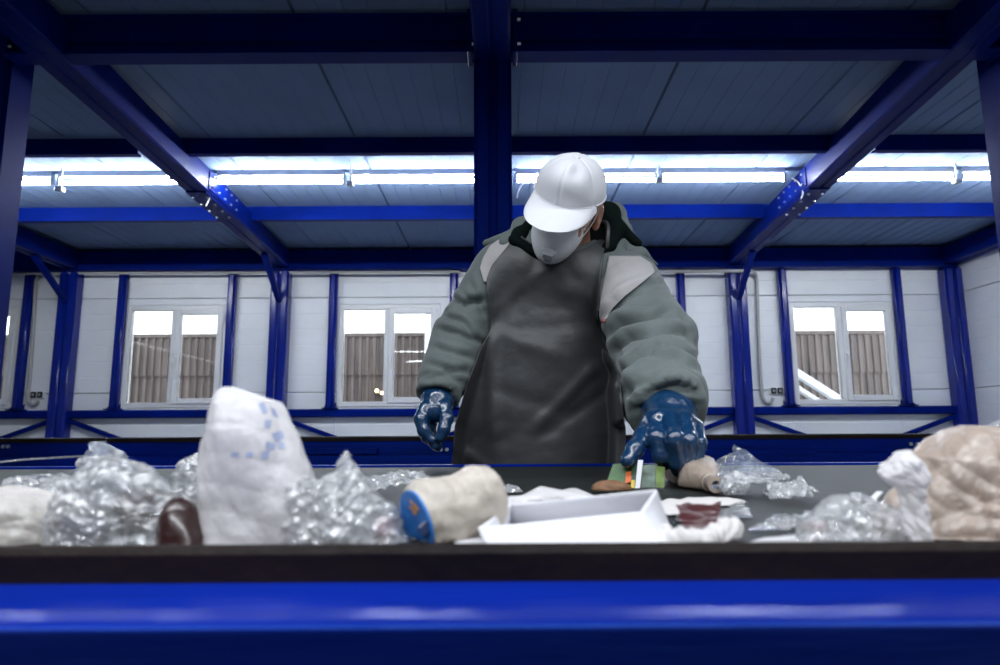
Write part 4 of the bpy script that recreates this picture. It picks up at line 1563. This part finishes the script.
def sheet(name, corners, m, seed, amp=.004, freq=60, nu=44, nv=30, lift=.003, rag=.06, parent=None, smooth=False, clamp=True, **k):
    """crumpled film or paper between four corners (far-left, far-right, near-right, near-left)"""
    a, b, c, d = [np.array(x) for x in corners]
    v = []
    rg = np.random.RandomState(seed)
    ph = rg.uniform(0, 6.28, 8)
    for j in range(nv + 1):
        for i in range(nu + 1):
            u, t = i / nu, j / nv
            e = rag * (math.sin(7 * t + ph[0]) + .6 * math.sin(17 * t + ph[1]))
            e2 = rag * (math.sin(8 * u + ph[2]) + .6 * math.sin(19 * u + ph[3]))
            uu = .5 + (u - .5) * (1 + e); tt = .5 + (t - .5) * (1 + e2)
            v.append((a * (1 - uu) + b * uu) * (1 - tt) + (d * (1 - uu) + c * uu) * tt)
    v = np.array(v)
    N = np.cross(b - a, a - d); N /= np.linalg.norm(N)
    freq *= 2.6
    h = creases(v, freq, seed, 6) * amp + amp * .8 * sines(v, freq * .35, seed + 2)
    v = v + N * (h - h.min() * .5 + lift)[:, None]
    v = v + np.stack([sines(v, freq, seed + 4), sines(v, freq, seed + 5), np.zeros(len(v))], 1) * amp * .35
    if clamp: v = floor_clamp(v)
    f = [(j * (nu + 1) + i, (j + 1) * (nu + 1) + i, (j + 1) * (nu + 1) + i + 1, j * (nu + 1) + i + 1) for j in range(nv) for i in range(nu)]
    return tag(new(name, v, f, m, parent, smooth), **k)


def on_belt(px, D):
    p = P(px, 480, D)
    return Vector((p.x, D, ZB))


# far left: cloudy bag, clear crumple, wrappers, maroon bottle
loft('plastic_bag', [(490, -30, 10), (496, -60, 40), (506, -90, 62), (520, -110, 74), (535, -120, 80), (550, -125, 84)], .60, .05, M['cloudy'], 5, .005, 34, warp=.2,
     label='cloudy beige plastic bag slumped at the far left end of the belt', cat='bag')
loft('plastic_film', [(455, 103, 116), (463, 95, 128), (472, 84, 150), (485, 66, 165), (500, 58, 172), (520, 52, 182), (550, 48, 186)], .575, .035, M['clear'], 12, .0065, 55,
     label='clear crumpled plastic wrap heaped around a purple wrapper', cat='plastic wrap')
sheet('plastic_film', [P(8, 488, .70), P(80, 486, .70), P(100, 515, .60), P(0, 512, .60)], M['clear'], 13, .005, 50, rag=.1,
      label='clear film lying behind the cloudy beige bag', cat='plastic film')
blob('candy_wrapper', P(83, 533, .515), (.020, .012, .013), M['purple'], 3, .2, 3, 4, label='dark purple wrapper inside the clear crumpled wrap', cat='wrapper')
blob('candy_wrapper', P(136, 512, .515), (.014, .012, .017), M['maroon'], 8, .2, 3, 4, label='maroon wrapper scrap caught in the clear crumpled wrap', cat='wrapper')
o = sack('bottle', [P(184, 566, .500), P(182, 538, .502), P(180, 518, .507), P(178, 506, .512), P(177, 500, .515)], [.0165, .0165, .015, .010, .004], M['maroon'], 4, .06, 50,
         label='dark maroon plastic bottle beside the tall milky bag', cat='bottle')
loft('plastic_film', [(441, 92, 104), (446, 90, 112), (453, 92, 120), (462, 84, 125), (472, 78, 126), (492, 74, 128)], .74, .022, M['clear_blue'], 31, .005, 60,
     label='bluish crumpled film sticking up behind the clear wrap', cat='plastic film')
blob('tissue_scrap', P(90, 463, .735), (.014, .008, .007), M['tissue'], 6, .2, 3, 4, label='beige paper scrap on the bluish crumpled film', cat='paper')
loft('plastic_film', [(450, 196, 204), (460, 186, 212), (472, 178, 216), (485, 172, 218), (505, 168, 220)], .66, .02, M['clear'], 33, .006, 70,
     label='clear shiny film behind the tall bag on its left', cat='plastic film')
m = MB().tube(smooth_path([P(-20, 464.5, .82), P(20, 460, .82), P(60, 457.5, .80), P(95, 455.5, .75)], 4), .0011, 6)
tag(m.build('plastic_strip', M['clear'], smooth=True), 'thin clear plastic strip stretched across the left of the belt', 'strip')

# tall milky bag
bag = loft('plastic_bag', [(385, 224, 234), (390, 219, 246), (397, 216, 262), (404, 215, 280), (412, 213, 285), (425, 209, 290), (440, 205, 297), (455, 203, 302), (470, 201, 308),
                           (485, 200, 312), (505, 200, 318), (530, 199, 322), (552, 198, 326)], .575, .036, M['milky'], 42, .0050, 17, warp=.12, nv=80, nu=90,
           label='tall milky white plastic bag standing in a peak with faint blue print', cat='bag')
BB = BVHTree.FromPolygons([v.co[:] for v in bag.data.vertices], [list(p.vertices) for p in bag.data.polygons])


def stick(name, quad, m, parent, bvh, off=.0006, nx=8, ny=4):
    """printed patch lying on a crumpled surface"""
    vs, fs = [], []
    for j in range(ny + 1):
        for i in range(nx + 1):
            u, t = i / nx, j / ny
            x = (quad[0][0] * (1 - u) + quad[1][0] * u) * (1 - t) + (quad[3][0] * (1 - u) + quad[2][0] * u) * t
            y = (quad[0][1] * (1 - u) + quad[1][1] * u) * (1 - t) + (quad[3][1] * (1 - u) + quad[2][1] * u) * t
            h, _, _, _ = bvh.ray_cast(CAM, ray(x, y))
            if h is None: return None
            vs.append(h - ray(x, y) * off)
    for j in range(ny):
        for i in range(nx):
            a = j * (nx + 1) + i
            fs.append((a, a + nx + 1, a + nx + 2, a + 1))
    return new(name, vs, fs, m, parent, True)


for q in ([(231, 453), (238, 452), (239, 457), (231, 457)], [(246, 452), (253, 452), (253, 457), (246, 457)], [(262, 452), (270, 450), (268, 459), (261, 459)],
          [(258, 404), (264, 402), (268, 412), (263, 414)], [(270, 407), (275, 409), (279, 418), (273, 416)], [(265, 420), (272, 420), (270, 428), (264, 427)],
          [(272, 434), (282, 430), (284, 438), (275, 442)], [(266, 441), (276, 444), (274, 450), (266, 449)], [(278, 440), (284, 443), (285, 449), (279, 448)]):
    stick('print', q, M['print'], bag, BB)

# clear bag with a pointed top, in front of the gap
loft('plastic_bag', [(455, 344, 347), (462, 338, 352), (472, 332, 361), (482, 326, 368), (492, 322, 378), (505, 318, 392), (520, 312, 400), (540, 306, 404), (555, 304, 406)], .55, .03, M['clear'], 51, .006, 60, nv=70,
     label='clear plastic bag with a pointed top between the milky bag and the blue-ended bottle', cat='bag')
loft('plastic_film', [(478, 300, 318), (490, 290, 330), (505, 285, 345), (525, 280, 360), (552, 276, 366)], .52, .016, M['clear'], 57, .006, 70,
     label='clear crinkled film pushed up against the front of the milky bag', cat='plastic film')
blob('candy_wrapper', P(384, 530, .54), (.008, .008, .010), mat('pink_print', (.45, .22, .28), .4), 9, .2, 3, 3, label='pinkish wrapper scrap inside the pointed clear bag', cat='wrapper')
sheet('plastic_film', [P(352, 479, 1.02), P(428, 477, 1.02), P(425, 491, .93), P(356, 492, .93)], M['clear'], 61, .006, 60, label='clear film strip lying behind the pointed bag', cat='plastic film')

# crushed cream bottle with blue end
ax = Vector((.80, .52, .24)).normalized()
B0 = P(418, 523, .515)
o = sack('bottle', [B0, B0 + ax * .008, B0 + ax * .022, B0 + ax * .036, B0 + ax * .052, B0 + ax * .066, B0 + ax * .073],
         [.0245, .027, .0255, .0235, .027, .024, .012], M['cream'], 71, .10, 75, n=8, label='crushed cream plastic bottle with a bright blue printed end', cat='bottle')
e1 = ax.cross(Vector((0, 0, 1))).normalized(); e2 = e1.cross(ax).normalized()


def disc_patch(name, pts2, m, off, parent):
    vs = [B0 - ax * off + e1 * (x * .0245) + e2 * (y * .0245) for x, y in pts2]
    vs2 = [p + ax * (off - .0004 if off > .002 else .0016) for p in vs]
    for q_ in vs + vs2: q_.z = max(q_.z, ZB + .001)
    n = len(vs)
    f = [list(range(n)), list(range(2 * n - 1, n - 1, -1))] + [[i, (i + 1) % n, n + (i + 1) % n, n + i] for i in range(n)]
    mb = MB().add(vs + vs2, f)
    return mb.build(name, m, parent)


disc_patch('blue_end', [(1.02 * math.cos(a), 1.02 * math.sin(a)) for a in np.linspace(0, 2 * math.pi, 40, endpoint=False)], M['bluelabel'], .0022, o)['label'] = 'bright blue oval end'
st = []
for i in range(12):
    r = (.34 if i % 2 == 0 else .16) * (1 + .3 * math.sin(i * 2.3))
    st.append((.18 + r * math.cos(i * math.pi / 6), .50 + r * .8 * math.sin(i * math.pi / 6)))
disc_patch('orange_print', st, M['orange'], .0028, o)
disc_patch('navy_label', [(-.02, -.20), (.95, .22), (.90, -.15), (.45, -.32)], M['navy'], .0029, o)
disc_patch('white_line', [(.30, -.02), (.85, .20), (.83, .15), (.32, -.08)], M['paper'], .0032, o)
disc_patch('grey_mark', [(.0, -.55), (.55, -.48), (.5, -.72), (.0, -.75)], M['steel'], .0029, o)

# flat black scrap and paper corner by the carton
sheet('plastic_scrap', [P(462, 520, .66), P(498, 524, .66), P(488, 546, .535), P(452, 542, .54)], M['clear_grey'], 81, .004, 50, 20, 14,
      label='dark grey film scrap lying between the cream bottle and the paper carton', cat='film')
sheet('paper_scrap', [P(462, 543, .53), P(484, 540, .53), P(488, 552, .50), P(455, 552, .50)], M['paper'], 82, .001, 40, 12, 8, smooth=True,
      label='small white paper corner left of the paper carton', cat='paper')

# white open paper carton
pc = empty('paper_carton', on_belt(570, .54), label='large white crushed paper carton lying open near the front edge', cat='carton')


def wall_quad(name, c4, thick, m, seed, amp=.0012):
    a, b, c, d = [np.array(x) for x in c4]
    nu, nv = 24, 10
    v = []
    for j in range(nv + 1):
        for i in range(nu + 1):
            u, t = i / nu, j / nv
            v.append((a * (1 - u) + b * u) * (1 - t) + (d * (1 - u) + c * u) * t)
    v = np.array(v)
    N = np.cross(b - a, d - a); N /= np.linalg.norm(N)
    uu = np.tile(np.linspace(0, 1, nu + 1), nv + 1); tt = np.repeat(np.linspace(0, 1, nv + 1), nu + 1)
    edge = np.minimum(1, 6 * np.minimum(np.minimum(uu, 1 - uu), np.minimum(tt, 1 - tt)))
    v = v + N * (edge * amp * (sines(v, 45, seed) + .6 * creases(v, 55, seed)))[:, None]
    f = [(j * (nu + 1) + i, (j + 1) * (nu + 1) + i, (j + 1) * (nu + 1) + i + 1, j * (nu + 1) + i + 1) for j in range(nv) for i in range(nu)]
    o = new(name, v, f, m, pc, True)
    s = o.modifiers.new('thick', 'SOLIDIFY'); s.thickness = thick; s.offset = 0
    return o


Ftl, Ftr = P(478, 528, .497), P(640, 512, .507)
Fbl, Fbr = on_belt(487, .482), on_belt(664, .482)
Btl, Btr = P(511, 505, .560), P(656, 490, .545)
Bbl, Bbr = on_belt(510, .590), on_belt(668, .575)
for q in (Fbl, Fbr, Bbl, Bbr): q.z += .0012
wall_quad('front_panel', (Ftl, Ftr, Fbr, Fbl), .0012, M['paper'], 1)
wall_quad('back_panel', (Btl, Btr, Bbr, Bbl), .0012, M['paper'], 2)
wall_quad('side_panel', (Btl, Ftl, Fbl, Bbl), .0012, M['paper'], 3)
wall_quad('side_panel', (Ftr, Btr, Bbr, Fbr), .0012, M['paper'], 4)
wall_quad('bottom_panel', (Bbl, Bbr, Fbr, Fbl), .0008, M['paper'], 5, .0)
loft('plastic_film', [(491, 540, 560), (494, 520, 590), (498, 500, 604), (503, 486, 612), (512, 480, 616), (525, 478, 620)], .68, .03, M['milky'], 91, .004, 50,
     label='milky crumpled film bulging up behind the paper carton', cat='plastic film')
loft('plastic_film', [(485, 508, 513), (488, 503, 519), (493, 499, 522), (500, 497, 525)], .93, .014, M['clear'], 93, .004, 90, nu=40, nv=24,
     label='small clear plastic crumple standing just behind the paper carton', cat='plastic film')
loft('foil_scrap', [(492, 535, 539), (495, 533, 541), (499, 532, 542)], .86, .006, M['clear'], 94, .002, 120, nu=24, nv=12, label='tiny shiny scrap lying right of the small clear crumple', cat='scrap')

# crushed green carton under the hand
gc = empty('drink_carton', on_belt(636, 1.09), label='crushed green drink carton with orange stripe under the reaching glove', cat='carton')


def slab(name, c4, m, t=.004):
    a, b, c, d = [Vector(x) for x in c4]
    N = (b - a).cross(d - a).normalized() * t
    N = N if N.y > 0 else -N
    v = [a, b, c, d, a + N, b + N, c + N, d + N]
    for q_ in v: q_.z = max(q_.z, ZB + .001)
    return MB().add(v, [[0, 1, 2, 3], [7, 6, 5, 4], [0, 4, 5, 1], [1, 5, 6, 2], [2, 6, 7, 3], [3, 7, 4, 0]]).build(name, m, gc)


slab('front_panel', [P(613, 464, 1.02), P(632, 463, 1.01), P(631, 489, .99), P(605, 489, 1.0)], M['green'], .026)
slab('stripe', [P(626, 472, 1.004), P(632, 471, 1.002), P(631, 482, .990), P(625, 483, .992)], M['redorange'], .002)
slab('dark_edge', [P(632, 463, 1.006), P(636.5, 463, 1.004), P(634.8, 489, .986), P(630.5, 489, .988)], M['dkgreen'], .012)
slab('yellow_stripe', [P(631.5, 480, .990), P(635, 480, .988), P(634.5, 489, .982), P(630.5, 489, .984)], M['yellow'], .002)
slab('white_flap', [P(638, 460, .995), P(643, 460, .993), P(640, 490, .978), P(635, 490, .980)], M['paper'], .003)
slab('printed_panel', [P(643, 465, 1.01), P(657, 464, 1.01), P(658, 489, .99), P(641, 489, .99)], M['can'], .026)
slab('leaf_green_edge', [P(656, 466, 1.006), P(665, 467, 1.006), P(664, 489, .988), P(656, 489, .988)], M['leafgreen'], .02)
blob('cardboard_piece', on_belt(611, .94) + Vector((0, 0, .003)), (.030, .014, .012), M['brown'], 15, .10, 2.5, 4, smooth=True, label='rounded brown cardboard piece in front of the green carton', cat='cardboard')

# crushed sand bottle with open neck
p0, p1 = P(687, 475, 1.14), P(714, 484, .91)
dd = (p1 - p0)
o = sack('bottle', [p0 - dd * .30, p0 - dd * .1, p0 + dd * .35, p0 + dd * .62, p0 + dd * .85], [.022, .033, .037, .031, .0125], M['sand'], 101, .12, 70, n=9,
         label='crushed sand coloured plastic bottle with open neck beneath the glove', cat='bottle')
MB().tube([p0 + dd * .80, p0 + dd * .90, p0 + dd * .905, p0 + dd * 1.06], [.0125, .0125, .0108, .0108], 20).build('neck', M['sand'], o, smooth=True)
MB().tube([p0 + dd * 1.055, p0 + dd * 1.063], .0052, 16).build('opening_shade', M['black'], o)  # black disc stands for the shade inside the neck, whose end is closed
blob('plastic_film', P(735, 486, .88), (.017, .014, .016), M['clear'], 103, .25, 4, 5, label='clear crumpled cup pressed against the sand coloured bottle', cat='plastic film')
sheet('plastic_film', [P(722, 462, 1.02), P(736, 446, 1.00), P(788, 478, .92), P(716, 492, .86)], M['clear_blue'], 105, .006, 70, clamp=True, rag=.04,
      label='clear pointed film rising behind the sand coloured bottle', cat='plastic film')
sheet('plastic_film', [P(718, 476, .96), P(770, 473, .98), P(792, 482, .90), P(726, 496, .82)], M['clear'], 106, .006, 80, lift=.004,
      label='clear crinkled film spread to the right of the sand coloured bottle', cat='plastic film')

# flat tray, maroon scrap and white tissue
sheet('paper_sheet', [P(655, 507, .79), P(738, 503, .80), P(750, 510, .73), P(664, 524, .655)], M['tissue'], 111, .003, 40, smooth=True, lift=.006,
      label='flat white torn paper with reddish edge right of the carton', cat='paper')
sheet('film_scrap', [P(676, 514, .72), P(745, 508, .73), P(752, 526, .64), P(680, 532, .62)], M['clear_grey'], 112, .004, 60, lift=.002,
      label='greyish clear film tucked under the torn white paper', cat='plastic film')
sheet('tray_scrap', [P(676, 517, .645), P(722, 513, .65), P(714, 540, .575), P(688, 545, .565)], M['maroon2'], 113, .003, 45, smooth=True, lift=.008,
      label='dark maroon tray scrap below the torn white paper', cat='tray')
tw = sack('tissue', [P(662, 534, .525), P(672, 541, .51), P(690, 547, .50), P(706, 543, .505), P(722, 536, .515), P(733, 526, .53)], [.010, .013, .010, .010, .012, .007], M['tissue'], 115, .38, 110, smooth=False, n=8,
          label='crumpled white tissue curled around the maroon tray scrap', cat='tissue')

# right side films
sheet('plastic_film', [P(765, 497, .86), P(806, 492, .88), P(818, 506, .78), P(770, 511, .74)], M['clear'], 121, .007, 80, lift=.006,
      label='small shiny clear film lying alone on the bare belt', cat='plastic film')
sheet('plastic_film', [P(770, 528, .62), P(812, 524, .63), P(822, 539, .56), P(750, 540, .55)], M['clear'], 123, .005, 60, lift=.003,
      label='flat clear film in front of the lone film, near the edge', cat='plastic film')
sheet('plastic_sheet', [P(765, 543, .52), P(890, 532, .555), P(890, 552, .49), P(735, 553, .485)], M['milky'], 124, .0015, 30, smooth=True, lift=.002, rag=.01,
      label='smooth white plastic sheet along the front edge on the right', cat='plastic sheet')
loft('plastic_bag', [(496, 842, 862), (500, 832, 876), (508, 820, 888), (518, 810, 896), (532, 800, 902), (554, 792, 906)], .545, .03, M['clear'], 131, .0065, 65, nv=64,
     label='clear crinkled plastic bag heaped in front of the beige bag', cat='bag')
blob('candy_wrapper', P(815, 530, .55), (.009, .008, .008), mat('pale_pink', (.6, .42, .42), .4), 16, .2, 3, 3, label='pale pink scrap inside the clear crinkled bag on the right', cat='wrapper')
m = MB().bar(P(869, 503, .58), P(880, 492, .60), .005, .0012)
tag(m.build('film_shard', M['paper']), 'white pointed plastic shard beside the beige bag', 'shard')
loft('plastic_bag', [(431, 966, 990), (436, 948, 1030), (444, 936, 1060), (455, 922, 1080), (470, 915, 1090), (485, 908, 1095), (505, 893, 1100), (525, 882, 1105), (555, 872, 1110)], .60, .06, M['beige'], 141, .0100, 22, warp=.22, nv=90, nu=110, fine=.6,
     label='big beige crumpled plastic bag at the right end of the belt', cat='bag')
loft('plastic_film', [(449, 908, 914), (455, 897, 918), (463, 884, 922), (470, 880, 926), (478, 888, 926), (490, 898, 926), (510, 902, 926), (550, 900, 930)], .60, .012, M['milky'], 143, .004, 60,
     label='white torn wisp of film standing at the beige bag left edge', cat='plastic film')
sheet('plastic_film', [P(962, 440, .60), P(1020, 430, .60), P(1040, 450, .54), P(975, 456, .535)], M['clear'], 145, .005, 50, clamp=False, lift=.004,
      label='clear film patch resting on top of the beige bag', cat='plastic film')
